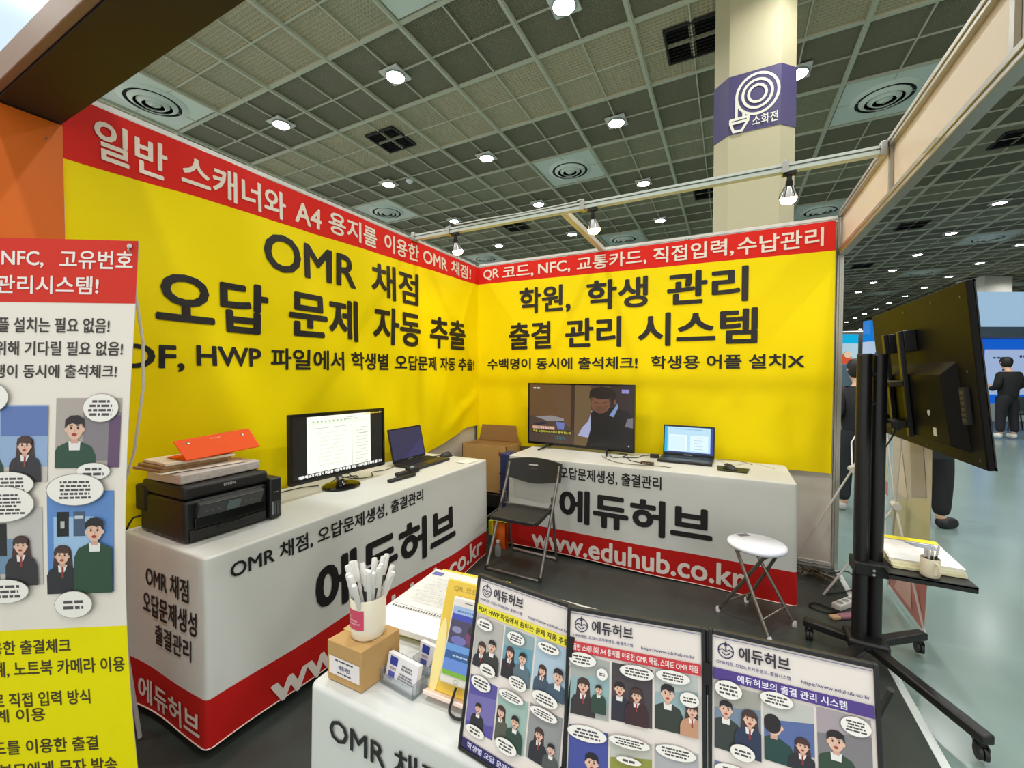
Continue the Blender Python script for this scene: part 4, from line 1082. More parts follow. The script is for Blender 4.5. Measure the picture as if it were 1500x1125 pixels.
for k in range(3):
    mb = MB(); mb.lathe([(.017, .035), (.017, .037), (.012, .0365), (0, .036)], (0, 0, 0), mat((150, 150, 150), .5), 14, F=lambda v, k=k: R_(Vector((v.x - .06 + k * .055, v.y, v.z)))); build('socket', mb, mt)
pe = thing('extension_plug', (2.93, -.66, 0), 'pink and tan plug lying on the floor in front of the power strip', 'plug')
mb = MB(); R2 = rotz((2.93, -.70, .002), .6); mb.box((-.05, -.02, 0), (.05, .02, .02), mat((150, 100, 116), .5), R2); build('body', mb, pe, bevel=.006)
mb = MB(); mb.box((-.10, -.018, 0), (-.05, .018, .018), mat((196, 160, 120), .5), R2); build('tip', mb, pe, bevel=.005)
wc = cable('white cable under the left table cloth near the counter', [(.75, -2.33, .008), (.86, -2.42, .006), (.98, -2.44, .006), (1.08, -2.38, .008), (1.13, -2.28, .008)], .005, mat((220, 222, 220), .4))

# ================================================================ FOREGROUND COUNTER
KB = thing('kraft_box', (1.607, -3.045, FZ), 'small kraft box with a white label carrying the pen cup', 'box')
kz = FZ + .002
bxp = [(1.557, -3.094), (1.655, -3.093), (1.668, -2.995), (1.570, -2.996)]
mb = MB(); mb.prism(bxp, kz, kz + .084, KRAFT); build('box_body', mb, KB, bevel=.0015)
mb = MB(); mb.prism([(bxp[0][0] + .001, bxp[0][1] + .04), (bxp[1][0] - .001, bxp[1][1] + .04), (bxp[1][0], bxp[1][1] + .06), (bxp[0][0], bxp[0][1] + .06)], kz + .084, kz + .0848, mat((206, 176, 118), .3)); build('packing_tape', mb, KB)
fk = frame((1.557, -3.0945, kz), (.098, .001, 0), (0, 0, 1)); p = Print(fk)
p.rect(.006, .016, .094, .054, (236, 226, 226)); p.bars(.05, .048, .074, 1, .006, (70, 70, 74)); p.text('에듀허브', .034, .068, .029, .040, (66, 74, 130), .03); p.bars(.05, .023, .06, 1, .006, (80, 80, 84)); build('white_label', p.mb, KB, smooth=False)
cz = kz + .085
cu = thing('pen_cup', (1.622, -3.035, cz), 'cream ceramic cup with a pink label full of pens on the kraft box', 'cup')
cc = Vector((1.618, -3.038, cz)); Rr = .0375
mb = MB(); mb.lathe([(0, 0), (Rr * .86, 0), (Rr * .95, .004), (Rr, .02), (Rr, .084), (Rr * .97, .0865), (Rr * .92, .084), (Rr * .92, .012), (0, .010)], cc, mat((238, 228, 206), .25, noise=.02), 40); build('cup_body', mb, cu, angle=1.0)
def cyl(p, n0=-2.05):
    a = n0 + p[0] / Rr; r = Rr + .0002 + p[2]; return Vector((cc.x + r * math.cos(a), cc.y + r * math.sin(a), cc.z + p[1]))
def cylfn(n0, step=.006):
    return lambda p: cyl(p, n0)
pk_ = MB(); pk_.grid(lambda u, v: cyl((u, v, .0003), -2.18), lin_(-.006, .044, 12), [.026, .068], mat((206, 70, 100), .4)); build('pink_label', pk_, cu, smooth=True)
p = Print(lambda q: cyl(q, -2.18), base=.0008); p.text('BK', .006, .012, .050, .054, (250, 230, 236), .02); p.text('BUSINESS', .006, .030, .044, .048, (250, 230, 236), .02); p.text('www.edubook.com', .006, .036, .038, .042, (250, 230, 236), .02); build('label_lettering', p.mb, cu, smooth=False)
rp = random.Random(5)
pen_m = mat((214, 212, 208), .3, noise=.02)
npn = 0; PENS = []
for i in range(17):
    a = 2 * PI * (i * .618); rr = Rr * .78 * math.sqrt((i + .5) / 17); bx_, by_ = cc.x + rr * .55 * math.cos(a), cc.y + rr * .55 * math.sin(a)
    lean = .006 + .042 * rp.random(); L = .125 + .022 * rp.random()
    tx, ty = cc.x + rr * 1.0 * math.cos(a) + lean * math.cos(a) * .8, cc.y + rr * math.sin(a) + lean * math.sin(a) * .8
    b0 = Vector((bx_, by_, cz + .012)); d = (Vector((tx, ty, cz + L)) - b0).normalized(); t1 = b0 + d * L
    px_ = pixel_of(t1)
    nm = 'pen'
    o = thing(nm, tuple(b0), 'white pen in the pen cup, cap end up', 'pen', 'white pens standing in the cream cup')
    mb = MB(); mb.tube([b0, b0 + d * (L - .045)], 0.0050, mat((60, 58, 60), .4) if i % 3 == 0 else pen_m, 8); build('barrel', mb, o)
    mb = MB(); mb.tube([b0 + d * (L - .045), b0 + d * (L - .002), t1], [.0060, .0060, .0046], pen_m, 10); build('cap', mb, o)
    PENS.append((pixel_of(t1)[0], t1.z, o))
    n_ = d.cross(Vector((0, 0, 1))).normalized(); mb = MB(); mb.tube([b0 + d * (L - .036) + n_ * .0065, b0 + d * (L - .006) + n_ * .0065], .0013, pen_m, 5); build('clip', mb, o)

PENS.sort(key=lambda t: t[0])
zs_ = sorted(t[1] for t in PENS)
for k, (x_, z_, o) in enumerate(PENS):
    o['label'] = 'white pen in the cream cup, %s cap from the left, %s' % (['leftmost'] [0] if k == 0 else ('rightmost' if k == len(PENS) - 1 else order[k]), 'standing taller than most' if z_ > zs_[11] else ('sitting low' if z_ < zs_[5] else 'of middle height'))
# business card holders
def holder(c, a, label, lab2):
    F = rotz(c, a)
    H = thing('card_holder', c, label, 'card holder')
    ac = mat((206, 216, 222), .08, 0, 0, 0, trans=.92, alpha=.55)
    for A_, B_ in (((-.048, -.022, 0), (.048, .022, .003)), ((-.048, -.022, .003), (.048, -.020, .022)), ((-.048, .018, .003), (.048, .020, .045)), ((-.048, -.022, .003), (-.046, .020, .03)), ((.046, -.022, .003), (.048, .020, .03))):
        mb = MB(); mb.box(A_, B_, ac, F); build('acrylic_wall', mb, H)
    G0 = frame(tuple(F(Vector((-.044, -.014, .005)))), F(Vector((1, 0, 0))) - F(Vector((0, 0, 0))), F(Vector((0, .25, 1))) - F(Vector((0, 0, 0))))
    S = thing('business_cards', tuple(F(Vector((0, 0, .005)))), lab2, 'business cards')
    mb = MB(); mb.box((0, 0, -.012), (.088, .052, 0), mat((232, 230, 234), .5), G0); build('card_stack', mb, S)
    p = Print(G0); p.rect(.008, .032, .030, .048, (44, 60, 150)); p.rect(.008, .006, .026, .020, (84, 90, 170)); p.text('에듀허브', .010, .028, .023, .029, (150, 110, 130), .03)
    p.bars(.058, .036, .04, 2, .006, (120, 120, 110)); p.bars(.058, .018, .05, 3, .005, (120, 120, 130)); build('card_print', p.mb, S, smooth=False)
holder((1.716, -3.035, FZ + .0025), -.10, 'clear acrylic card holder in front, beside the kraft box', 'blue and white business cards in the front clear holder')
holder((1.752, -2.975, FZ + .0025), -.10, 'clear acrylic card holder behind the front one', 'blue and white business cards in the rear clear holder')

# leaflets and the yellow sheet at the back of the counter
ly = thing('yellow_booklet', (1.60, -2.75, FZ), 'yellow booklet at the bottom of the paper stack on the counter', 'booklet')
build('pages', rotbox((1.625, -2.745), .10, .235, .325, FZ + .002, FZ + .016, mat((236, 224, 60), .5)), ly, bevel=.001)
lw = thing('answer_sheets', (1.60, -2.78, FZ + .017), 'stack of bright white answer sheets lying on the yellow booklet', 'paper stack')
build('sheets', rotbox((1.605, -2.775), .05, .215, .300, FZ + .0165, FZ + .030, mat((244, 244, 240), .55)), lw)
Gp = frame((1.605, -2.775, FZ + .0302), (math.cos(.05), math.sin(.05), 0), (-math.sin(.05), math.cos(.05), 0)); p = Print(Gp)
p.rect(-.10, .115, -.065, .135, (110, 110, 190)); p.stroke([(-.10, -.06), (.10, -.06)], .001, (90, 90, 90))
for k in range(24): p.rect(-.095 + k * .0083, -.075, -.091 + k * .0083, -.068, (60, 60, 60))
for k in range(7): p.bars(.0, .09 - k * .02, .17, 1, .005, (190, 190, 186))
p.ring(.045, -.01, .03, .018, .0012, (160, 160, 170)); build('sheet_print', p.mb, lw, smooth=False)

# phone standing on its yellow display card
cd = thing('display_card', (1.83, -3.0, FZ + .003), 'yellow display card holding the phone left of the comic boards', 'display card')
b0 = Vector((1.776, -3.034, FZ + .0165)); upv = Vector((.005, .075, .185))
Gc = frame(tuple(b0), (.10, .004, 0), tuple(upv))
YG = mat((232, 196, 70), .45, noise=.05)
mb = MB(); mb.box((0, 0, -.006), (.125, .205, 0), YG, Gc); build('card', mb, cd, bevel=.002)
mb = MB(); mb.box((-.002, -.008, -.02), (.13, .0, .014), mat((240, 214, 200), .4), Gc); build('front_lip', mb, cd, bevel=.002)
mb = MB(); mb.prism([(0, 0), (.07, 0), (.0, .16)], -.002, .002, YG, F=lambda v: Gc(Vector((.06 + v.z, v.y, -.006 - v.x * .9)))); build('back_strut', mb, cd)
p = Print(Gc, base=.0004); p.text('QR 코드 출결', .018, .112, .184, .196, (176, 150, 60), .02)
p.ell(.012, .06, .012, .07, (244, 226, 150)); build('card_print', p.mb, cd, smooth=False)
ph = thing('phone', (1.83, -3.0, FZ), 'white phone with a blue and green app screen on the yellow card', 'phone')
Gh = frame(tuple(Gc(Vector((.028, .022, .004)))), Gc.ux, Gc.uy)
mb = MB(); mb.box((0, 0, 0), (.078, .155, .008), mat((226, 220, 210), .25), Gh); build('case', mb, ph, bevel=.004)
p = Print(Gh, base=.0083, mk=lambda c: screen(c, .8)); a, b_ = .005, .073
p.rect(a, .016, b_, .138, (96, 140, 214)); p.rect(a, .124, b_, .138, (170, 200, 236)); p.rect(a, .113, b_, .124, (62, 76, 190)); p.rect(a, .070, b_, .113, (74, 66, 96))
p.ell(.022, .096, .012, .006, (150, 150, 190), 12); p.ell(.055, .088, .012, .012, (130, 60, 110), 12); p.ell(.055, .10, .008, .008, (50, 30, 50), 12); p.ell(.03, .078, .018, .008, (120, 120, 190), 12)
p.rect(a, .058, b_, .070, (110, 166, 232)); p.rect(a, .044, b_, .058, (40, 96, 160)); p.rect(a, .024, b_, .044, (104, 150, 226)); p.rect(a, .016, b_, .024, (130, 190, 40)); p.bars(.04, .051, .04, 1, .005, (200, 220, 240)); p.bars(.04, .130, .05, 1, .005, (90, 120, 190))
build('app_screen', p.mb, ph, smooth=False)
p = Print(Gh, base=.0082); p.stroke([(.03, .146), (.048, .146)], .0015, (90, 90, 90)); p.ring(.039, .008, .005, .0035, .0008, (160, 156, 150), 14); build('speaker_slot', p.mb, ph, smooth=False)
cable('black charging cable hanging from the white phone', [tuple(Gh(Vector((.04, -.002, .004)))), tuple(Gh(Vector((.04, -.016, .010)))), (1.845, -3.055, FZ + .008), (1.868, -3.06, FZ + .006), (1.888, -3.045, FZ + .006)], .0026)

# folding comic board
cb = thing('comic_display_board', (2.2, -3.06, FZ), 'three panel black framed comic board standing on the counter', 'display board')
tops = [Vector((1.923, -3.05, 1.033)), Vector((2.120, -3.072, 1.033)), Vector((2.315, -3.037, 1.033)), Vector((2.508, -3.022, 1.033))]
dn = Vector((-.022, -.055, -.283))
TITLES = [('PDF, HWP 파일에서 원하는 문제 자동 추출', (240, 226, 60), (60, 56, 30)), ('일반 스캐너와 A4 용지를 이용한 OMR 채점, 스마트 OMR 채점', (206, 56, 66), (246, 230, 226)), ('에듀허브의 출결 관리 시스템', (84, 62, 140), (240, 236, 250))]
G = (122, 128, 118); T1 = (60, 62, 60); T2 = (52, 74, 64); DRK = (48, 46, 54)
PAN = [
 [((.0, 1), (186, 182, 178), [(.3, .3, .20, 'f', DRK), (.68, .42, .20, 'm', (58, 58, 56))], [(.34, .88, .3, .11, 2), (.62, .04, .28, .12, 2)], None),
  ((1, 1), (150, 172, 174), [(.25, .42, .2, 'f', DRK), (.70, .42, .2, 'm', (96, 116, 128))], [(.42, .86, .3, .12, 3), (.62, .02, .3, .13, 3)], (110, 160, 180)),
  ((2, 1), (176, 198, 214), [(.28, .34, .18, 'f', (70, 86, 104)), (.78, .34, .24, 'm', (70, 90, 110))], [(.42, .9, .34, .1, 2), (.45, -.05, .4, .13, 3)], None),
  ((0, 0), (94, 84, 160), [(.42, .35, .17, 'm', DRK)], [(.42, .92, .36, .14, 3), (.4, .0, .34, .1, 2)], (120, 112, 176)),
  ((1, 0), (160, 186, 178), [(.16, .48, .2, 'f', (90, 92, 80)), (.66, .44, .2, 'm', T2)], [(.45, .97, .42, .1, 3), (.45, .02, .36, .14, 3)], None),
  ((2, 0), (150, 150, 152), [(.36, .42, .2, 'f', DRK), (.76, .3, .17, 'm', (84, 88, 86))], [(.45, .93, .42, .1, 3)], None)],
 [((0, 1), (172, 176, 172), [(.34, .40, .22, 'f', (60, 52, 54)), (.74, .44, .13, 'm', T2)], [(.3, .96, .36, .12, 3), (.82, .78, .14, .1, 2)], (150, 180, 184)),
  ((1, 1), (74, 66, 72), [(.2, .46, .2, 'm', (50, 50, 62)), (.62, .42, .2, 'f', (66, 40, 46))], [(.62, .92, .42, .12, 3)], None),
  ((2, 1), (190, 196, 194), [(.3, .5, .26, 'm', (56, 62, 56)), (.86, .34, .2, 'f', (200, 150, 120))], [(.42, .94, .4, .11, 3), (.80, .62, .22, .12, 2)], (150, 176, 180)),
  ((0, 0), (74, 84, 160), [(.60, .34, .26, 'm', (40, 60, 58))], [(.46, .92, .5, .13, 3)], None),
  ((1, 0), (196, 196, 186), [(.25, .1, .2, 'f', T2), (.7, .1, .2, 'f', DRK)], [(.45, .96, .5, .1, 3), (.45, .66, .3, .06, 1)], (150, 150, 70)),
  ((2, 0), (176, 176, 180), [(.4, .16, .24, 'm', T1)], [(.48, .94, .46, .12, 3)], None)],
 [((0, 1), (166, 164, 156), [(.25, .52, .22, 'm', (58, 64, 62)), (.76, .48, .22, 'f', (46, 58, 84))], [(.3, .95, .3, .14, 3), (.6, .06, .26, .12, 2)], (120, 138, 160)),
  ((1, 1), (196, 196, 190), [(.2, .42, .3, 'm', (40, 72, 70), 0, False, True), (.76, .28, .2, 'f', DRK)], [(.26, .98, .34, .12, 3)], (92, 110, 164)),
  ((2, 1), (170, 158, 166), [(.34, .42, .27, 'm', (54, 76, 60))], [(.72, .86, .28, .14, 4)], (130, 126, 130)),
  ((0, 0), (120, 130, 170), [(.5, .3, .2, 'm', T2)], [(.4, .9, .4, .12, 3)], None),
  ((1, 0), (180, 176, 170), [(.5, .3, .2, 'f', DRK)], [(.4, .9, .4, .12, 3)], None),
  ((2, 0), (110, 130, 176), [(.5, .3, .22, 'm', T2)], [(.4, .9, .4, .12, 3)], None)]]
JL = []
for i in range(3):
    a, b = tops[i], tops[i + 1]; w = (b - a).length; Ux = (b - a)
    Gf = frame(tuple(a + dn), tuple(Ux), tuple(-dn)); H_ = dn.length
    fr_ = MB()
    for A_, B_ in (((.0, 0, -.006), (.005, H_, .0035)), ((w - .005, 0, -.006), (w, H_, .0035)), ((.005, 0, -.006), (w - .005, .006, .0035)), ((.005, H_ - .006, -.006), (w - .005, H_, .0035))): fr_.box(A_, B_, BLACK, Gf)
    fo_ = build('frame', fr_, cb, bevel=.001)
    JL.append((Gf, w, H_))
    bd = MB(); bd.box((.004, .005, -.005), (w - .004, H_ - .005, 0), mat((236, 226, 220), .35, noise=.02), Gf)
    pg = build('page', bd, cb)
    x0, x1 = .006, w - .006; W2 = x1 - x0; top = H_ - .007
    P2 = Print(Gf, base=.0003)
    P2.rect(x0, top - .003, x1, top - .002, (150, 146, 190))
    emblem(P2, x0 + .016, top - .017, .011)
    P2.text('에듀허브', x0 + .032, x0 + .093, top - .026, top - .008, (52, 46, 62), .035)
    P2.text('OMR채점, 오답노트자동생성, 출결시스템', x0 + .004, x0 + .093, top - .036, top - .031, (60, 56, 120), .02)
    P2.text('https://www.eduhub.co.kr', x0 + .105, x0 + .178, top - .0375, top - .032, (60, 56, 120), .02)
    t_, bc_, fc_ = TITLES[i]
    P2.rect(x0, top - .057, x1, top - .042, bc_); P2.text(t_, x0 + (.004 if i != 2 else .03), x1 - (.004 if i != 2 else .028), top - .0545, top - .0445, fc_, .03)
    if i == 0:
        P2.rect(x0, .007, x1, .022, (46, 40, 100)); P2.text('학생별 오답 문제지 자동 생성', x0 + .012, x1 - .03, .010, .0195, (220, 216, 240), .03)
    build('page_print', P2.mb, pg, smooth=False)
    pw = (W2 - .004) / 3; ph_ = .078
    for (cxy, bg, figs, bub, bg2) in PAN[i]:
        X = x0 + .002 + cxy[0] * (pw + .0005); Y = top - .062 - ph_ if cxy[1] == 1 else top - .062 - 2 * ph_ - .020
        if cxy[0] == 2: Y += .002
        m_ = comic(Gf, X, Y - (0 if cxy[0] else .004), X + pw - .003, Y + ph_, bg, figs, bub, (), bg2); build('comic_panel', m_, pg, smooth=False)
for i in (1, 2):
    Gf, w, H_ = JL[i]; G0_, w0, _h = JL[i - 1]
    def jt(y): return (Gf(Vector((0, y, .002))) + G0_(Vector((w0, y, .002)))) / 2
    for k in (.80, .16):
        mb = MB(); mb.tube([jt(H_ * k - .014), jt(H_ * k + .014)], .006, BLACKM, 8); build('hinge', mb, cb)
    mb = MB(); mb.tube([jt(.002) + Vector((0, .006, 0)), jt(H_ - .004) + Vector((0, .006, 0))], .0055, BLACKM, 8); build('spine', mb, cb)
    mb = MB(); mb.tube([jt(H_ * .22), jt(H_ * .70)], .0012, CHROME, 6); build('hinge_pin', mb, cb)
mb = MB(); mb.tube([tuple(tops[3] + dn * .1 + Vector((-.01, .006, 0))), (2.47, -2.90, FZ + .004)], .004, BLACKM, 6); build('back_strut', mb, cb)
mb = MB(); mb.tube([tuple(tops[0] + dn * .1 + Vector((.02, .006, 0))), (1.96, -2.90, FZ + .004)], .004, BLACKM, 6); build('back_strut', mb, cb)

# ================================================================ X BANNER AT THE LEFT
xb = thing('poster_banner', (.45, -3.24, 0), 'tall red white and yellow comic poster banner at the left edge', 'poster')
O_ = Vector((.715, -3.075, 0)); Ud = Vector((.326, .202, 0)).normalized(); Nd = Vector((Ud.y, -Ud.x, 0))
def XS(p):
    u, z = p[0], p[1]
    # right edge swings in towards the middle of its height
    e = -.048 * math.sin(PI * min(1, max(0, (1.8 - z) / 2.2))) ** 1.3
    f = 1 + e / .6
    q = O_ + Ud * ((u + .6) * f - .6) ; q.z = z
    return q + Nd * (.012 * math.sin(PI * (1.8 - z) / 1.7) + p[2])
mb = MB(); mb.grid(lambda u, v: XS((u, v, 0)), lin_(-.60, 0, 12), lin_(.08, 1.80, 40), mat((238, 230, 220), .35, noise=.015, scale=3)); mb.grid(lambda u, v: XS((u, v, -.0015)), lin_(-.60, 0, 12), lin_(.08, 1.80, 40), mat((220, 216, 206), .6), True)
sh_ = build('banner_sheet', mb, xb, angle=3)
def region(z0, z1, c, nm, h_=.0006):
    m = MB(); m.grid(lambda u, v: XS((u, v, h_)), lin_(-.60, 0, 10), lin_(z0, z1, 14), mat(c, .45, noise=.02, spec=.15)); return build(nm, m, sh_, angle=3)
region(1.610, 1.80, (214, 56, 44), 'red_header'); region(.08, .627, (240, 228, 0), 'yellow_footer')
fx = lambda u, v: XS((u, v, .0014))
def xt(s, a, b, c, d, m, bold): 
    mb = MB(); text(mb, s, fx, a, b, c, d, m, bold, .05); build('lettering', mb, sh_, smooth=False)
KX = .96
xt('QR코드, NFC,', -.585, -.262, 1.712, 1.765, CREAM, .03); xt('고유번호', -.218, -.012, 1.712, 1.768, CREAM, .03)
xt('출결관리시스템!', -.50, -.106, 1.635, 1.690, CREAM, .03)
INK2 = flat((58, 50, 50))
xt('어플 설치는 필요 없음!', -.42, -.070, 1.520, 1.565, INK2, .028)
xt('위해 기다릴 필요 없음!', -.392, -.028, 1.452, 1.495, INK2, .028)
xt('학생이 동시에 출석체크!', -.43, -.042, 1.385, 1.426, INK2, .028)
BR_ = flat((70, 58, 20))
xt('이용한 출결체크', -.455, -.175, .552, .596, BR_, .03); xt('기계, 노트북 카메라 이용', -.45, -.012, .482, .532, BR_, .028)
xt('로 직접 입력 방식', -.42, -.125, .388, .434, BR_, .028); xt('기계 이용', -.46, -.265, .342, .384, BR_, .028)
xt('카드를 이용한 출결', -.47, -.112, .240, .286, BR_, .028); xt('학부모에게 문자 발송', -.455, -.06, .165, .214, BR_, .028)
def xc(x0, y0, x1, y1, bg, figs, bub, bg2=None, extra=()):
    p = Print(XS, step=.00025, base=.0016, clip=(x0, y0, x1, y1)); w, h = x1 - x0, y1 - y0
    p.rect(x0, y0, x1, y1, bg)
    if bg2: p.poly([(x0 + w * bg2[0], y0 + h * bg2[1]), (x0 + w * bg2[2], y0 + h * bg2[1]), (x0 + w * bg2[2], y0 + h * bg2[3]), (x0 + w * bg2[0], y0 + h * bg2[3])], bg2[4])
    for (a, b, c, d, col) in extra: p.rect(x0 + a * w, y0 + b * h, x0 + c * w, y0 + d * h, col)
    for f in figs: figure2d(p, x0 + f[0] * w, y0 + f[1] * h, f[2] * h, *f[3:])
    p.clip = None
    for (bx, by, ba, bb, rows) in bub: p.bubble(x0 + bx * w, y0 + by * h, ba * w, bb * h, rows)
    build('comic_panel', p.mb, sh_, smooth=False)
xc(-.46, 1.075, -.235, 1.305, (206, 196, 190), [(.16, .42, .27, 'm', (44, 72, 58), 0, False, True), (.72, .38, .2, 'f', (52, 50, 56))], [(.27, 1.1, .24, .19, 2), (.52, -.02, .33, .16, 4)], (.36, .2, 1.0, 1.0, (150, 176, 214)), ((.40, .6, 1.0, .98, (96, 122, 184)), (.33, .2, .37, .65, (130, 110, 112))))
xc(-.213, 1.115, -.022, 1.325, (178, 168, 162), [(.30, .42, .30, 'm', (44, 78, 62))], [(.70, .86, .27, .20, 4), (.62, -.05, .26, .12, 2)], (.42, .1, 1, .8, (136, 128, 134)), ((.82, .0, 1, .75, (104, 78, 112)),))
xc(-.46, .765, -.250, 1.00, (200, 196, 192), [(.12, .5, .24, 'm', (48, 78, 60)), (.72, .42, .2, 'f', (52, 48, 52))], [(.50, 1.05, .42, .22, 6), (.50, -.06, .33, .15, 3)], (.2, .15, .75, .6, (116, 146, 178)), ((.40, .38, .50, .80, (34, 34, 36)),))
xc(-.236, .735, -.035, 1.045, (98, 142, 206), [(.24, .3, .16, 'f', (46, 44, 50)), (.74, .52, .20, 'm', (46, 76, 56))], [(.46, 1.02, .42, .15, 5), (.42, -.1, .28, .13, 2)], (.1, .1, .7, .75, (160, 196, 232)), ((.15, .56, .33, .80, (26, 28, 26)), (.40, .56, .57, .80, (74, 92, 120)), (.42, .73, .55, .76, (200, 206, 216)), (.21, .64, .27, .71, (190, 190, 186))))
# poles of its stand
PM = mat((206, 204, 200), .35)
mb = MB(); mb.tube([tuple(XS((-.022, 1.785, -.012))), (.575, -3.035, 1.70), (.592, -3.02, 1.50), (.586, -3.02, 1.35), (.515, -3.02, 1.13), (.44, -3.03, .98), (.36, -3.06, .80)], .0042, PM, 8); build('upper_arm', mb, xb)
mb = MB(); mb.tube([tuple(XS((-.588, 1.785, -.012))), (.30, -3.09, .80)], .005, PM, 8); build('upper_arm', mb, xb)
mb = MB(); mb.tube([(.375, -3.055, .80), (.285, -3.095, .80)], .014, PM, 8); build('hub_bar', mb, xb)
mb = MB(); mb.tube([(.35, -3.07, .80), (.36, -3.0, .42), (.33, -2.95, .012)], .007, PM, 8); build('rear_leg', mb, xb)
for u in (-.58, -.02):
    mb = MB(); mb.tube([((.36, -3.07, .80) if u > -.3 else (.30, -3.09, .80)), tuple(XS((u, .085, -.015))), tuple(XS((u, .012, .01)))], .006, PM, 8); build('lower_arm', mb, xb)
mb = MB(); mb.lathe([(.0075, 0), (.0075, .003), (.003, .004), (0, .004)], (0, 0, 0), CHROME, 12, F=lambda v: XS((-.022 + v.x, 1.783 + v.y, v.z + .001))); mb.tube([tuple(XS((-.022, 1.785, .004))), tuple(XS((-.022, 1.768, .008))), tuple(XS((-.016, 1.76, -.002)))], .002, CHROME, 6); build('corner_hook', mb, xb)

# ================================================================ TELEVISION ON ITS ROLLING STAND
ts = thing('television_stand', (2.92, -1.12, 0), 'black rolling stand with twin posts carrying the large television at right', 'stand')
SB = mat((22, 22, 23), .38)
for p_ in ((2.890, -1.125), (2.955, -1.090)):
    mb = MB(); mb.tube([(p_[0], p_[1], .085), (p_[0], p_[1], 1.49)], .030, SB, 20); mb.tube([(p_[0], p_[1], 1.49), (p_[0], p_[1], 1.498)], [.031, .028], BLACKM, 20); build('post', mb, ts, angle=.5)
for z in (1.40, 1.26):
    mb = MB(); mb.tube([(2.905, -1.117, z), (2.94, -1.098, z)], .012, CHROME, 10); build('post_bolt', mb, ts)
mb = MB(); mb.box((2.84, -1.18, .075), (3.0, -1.04, .125), SB); build('base_hub', mb, ts, bevel=.012)
legs = [(2.69, -1.03), (3.19, -.90), (3.15, -1.60), (2.66, -1.56)]
for lx, ly in legs:
    c0_ = Vector((2.92, -1.11, 0)); d = Vector((lx, ly, 0)) - c0_; L = d.length; F = frame(tuple(c0_), tuple(d), (-d.y, d.x, 0))
    mb = MB(); mb.box((.02, -.024, .070), (L + .01, .024, .108), SB, F); lg = build('base_leg', mb, ts, bevel=.008)
    mb = MB(); e = F(Vector((L - .015, 0, 0)))
    mb.tube([e + Vector((0, 0, .072)), e + Vector((0, 0, .058))], .010, CHROME, 10)
    mb.box((-.016, -.02, .030), (-.011, .02, .058), BLACKM, lambda v: e + Vector(v)); mb.box((.011, -.02, .030), (.016, .02, .058), BLACKM, lambda v: e + Vector(v)); mb.box((-.016, -.012, .054), (.016, .03, .060), BLACKM, lambda v: e + Vector(v))
    for s in (-.0085, .0085): mb.tube([e + Vector((s - .006, 0, .027)), e + Vector((s + .006, 0, .027))], .0262, mat((30, 30, 30), .5), 18)
    build('caster', mb, lg)
mb = MB(); mb.box((2.965, -1.235, .486), (3.262, -.80, .498), SB, None); mb.box((2.965, -1.235, .47), (3.262, -1.229, .498), SB); build('shelf', mb, ts, bevel=.003)
mb = MB(); mb.box((2.86, -1.17, .44), (2.99, -1.05, .50), BLACKM); build('shelf_clamp', mb, ts, bevel=.006)
for z in (.475, .455):
    mb = MB(); mb.tube([(2.93, -1.172, z), (2.93, -1.18, z)], .006, CHROME, 8); build('screw', mb, ts)
tv2 = thing('television', (3.1, -1.02, 1.4), 'large black television seen from behind on the rolling stand', 'television')
tn = Vector((3.068, -1.584, 1.742)); bn = Vector((3.140, -1.584, 1.052)); Hh = (bn - tn).length
GT = frame(tuple(bn), (0, 1, 0), tuple(tn - bn))       # x along +y, y up, normal towards +x
TB = mat((12, 11, 9), .5, noise=.05, spec=.16)
W_ = 1.12
mb = MB(); mb.box((0, 0, 0), (W_, Hh, .022), TB, GT); build('panel', mb, tv2, bevel=.004)
mb = MB()
for a, b in (((0, 0, .022), (W_, .012, .026)), ((0, Hh - .01, .022), (W_, Hh, .026)), ((0, 0, .022), (.01, Hh, .026)), ((W_ - .01, 0, .022), (W_, Hh, .026))): mb.box(a, b, GLOSSB, GT)
build('front_bezel', mb, tv2)
mb = MB(); mb.box((.012, .014, .0222), (W_ - .012, Hh - .012, .0232), screen((90, 130, 190), .6), GT); build('display', mb, tv2)
mb = MB()
q0 = [(.10, .05), (W_ - .10, .05), (W_ - .14, .40), (.14, .40)]
o_ = [GT(Vector((x, y, 0))) for x, y in q0]; i_ = [GT(Vector((x + (.03 if x < .5 else -.03), y + (.02 if y < .2 else -.05), -.045))) for x, y in q0]
mb.add(o_ + i_, [(0, 1, 5, 4), (1, 2, 6, 5), (2, 3, 7, 6), (3, 0, 4, 7), (4, 5, 6, 7)], TB); build('rear_bulge', mb, tv2, bevel=.003)
for x in (.22, W_ - .22):
    for y in (.60,):
        pass
for (x, y) in ((.05, .64), (.30, .655), (.62, .655), (.95, .655), (.04, .03), (.5, .02), (.06, .36)):
    mb = MB(); mb.lathe([(.005, .0), (.005, .002), (0, .0022)], (0, 0, 0), mat((90, 84, 70), .4), 8, F=lambda v, x=x, y=y: GT(Vector((v.x + x, v.y + y, -v.z)))); build('case_screw', mb, tv2)
mb = MB(); mb.lathe([(.013, 0), (.013, .002), (0, .0025)], (0, 0, 0), mat((200, 196, 180), .4), 16, F=lambda v: GT(Vector((v.x + .30, v.y + .19, -.046 - v.z)))); build('round_sticker', mb, tv2, 'pale round sticker')
mb = MB(); mb.box((.245, .095, -.0475), (.275, .13, -.0455), mat((210, 210, 196), .4), GT); build('label_sticker', mb, tv2, 'pale square sticker')
mb = MB(); mb.box((.06, .16, -.016), (.10, .30, -.001), mat((34, 32, 28), .5), GT)
for k in range(6): mb.box((.066, .17 + k * .021, -.018), (.094, .182 + k * .021, -.0155), mat((70, 66, 56), .4), GT)
build('port_panel', mb, tv2)
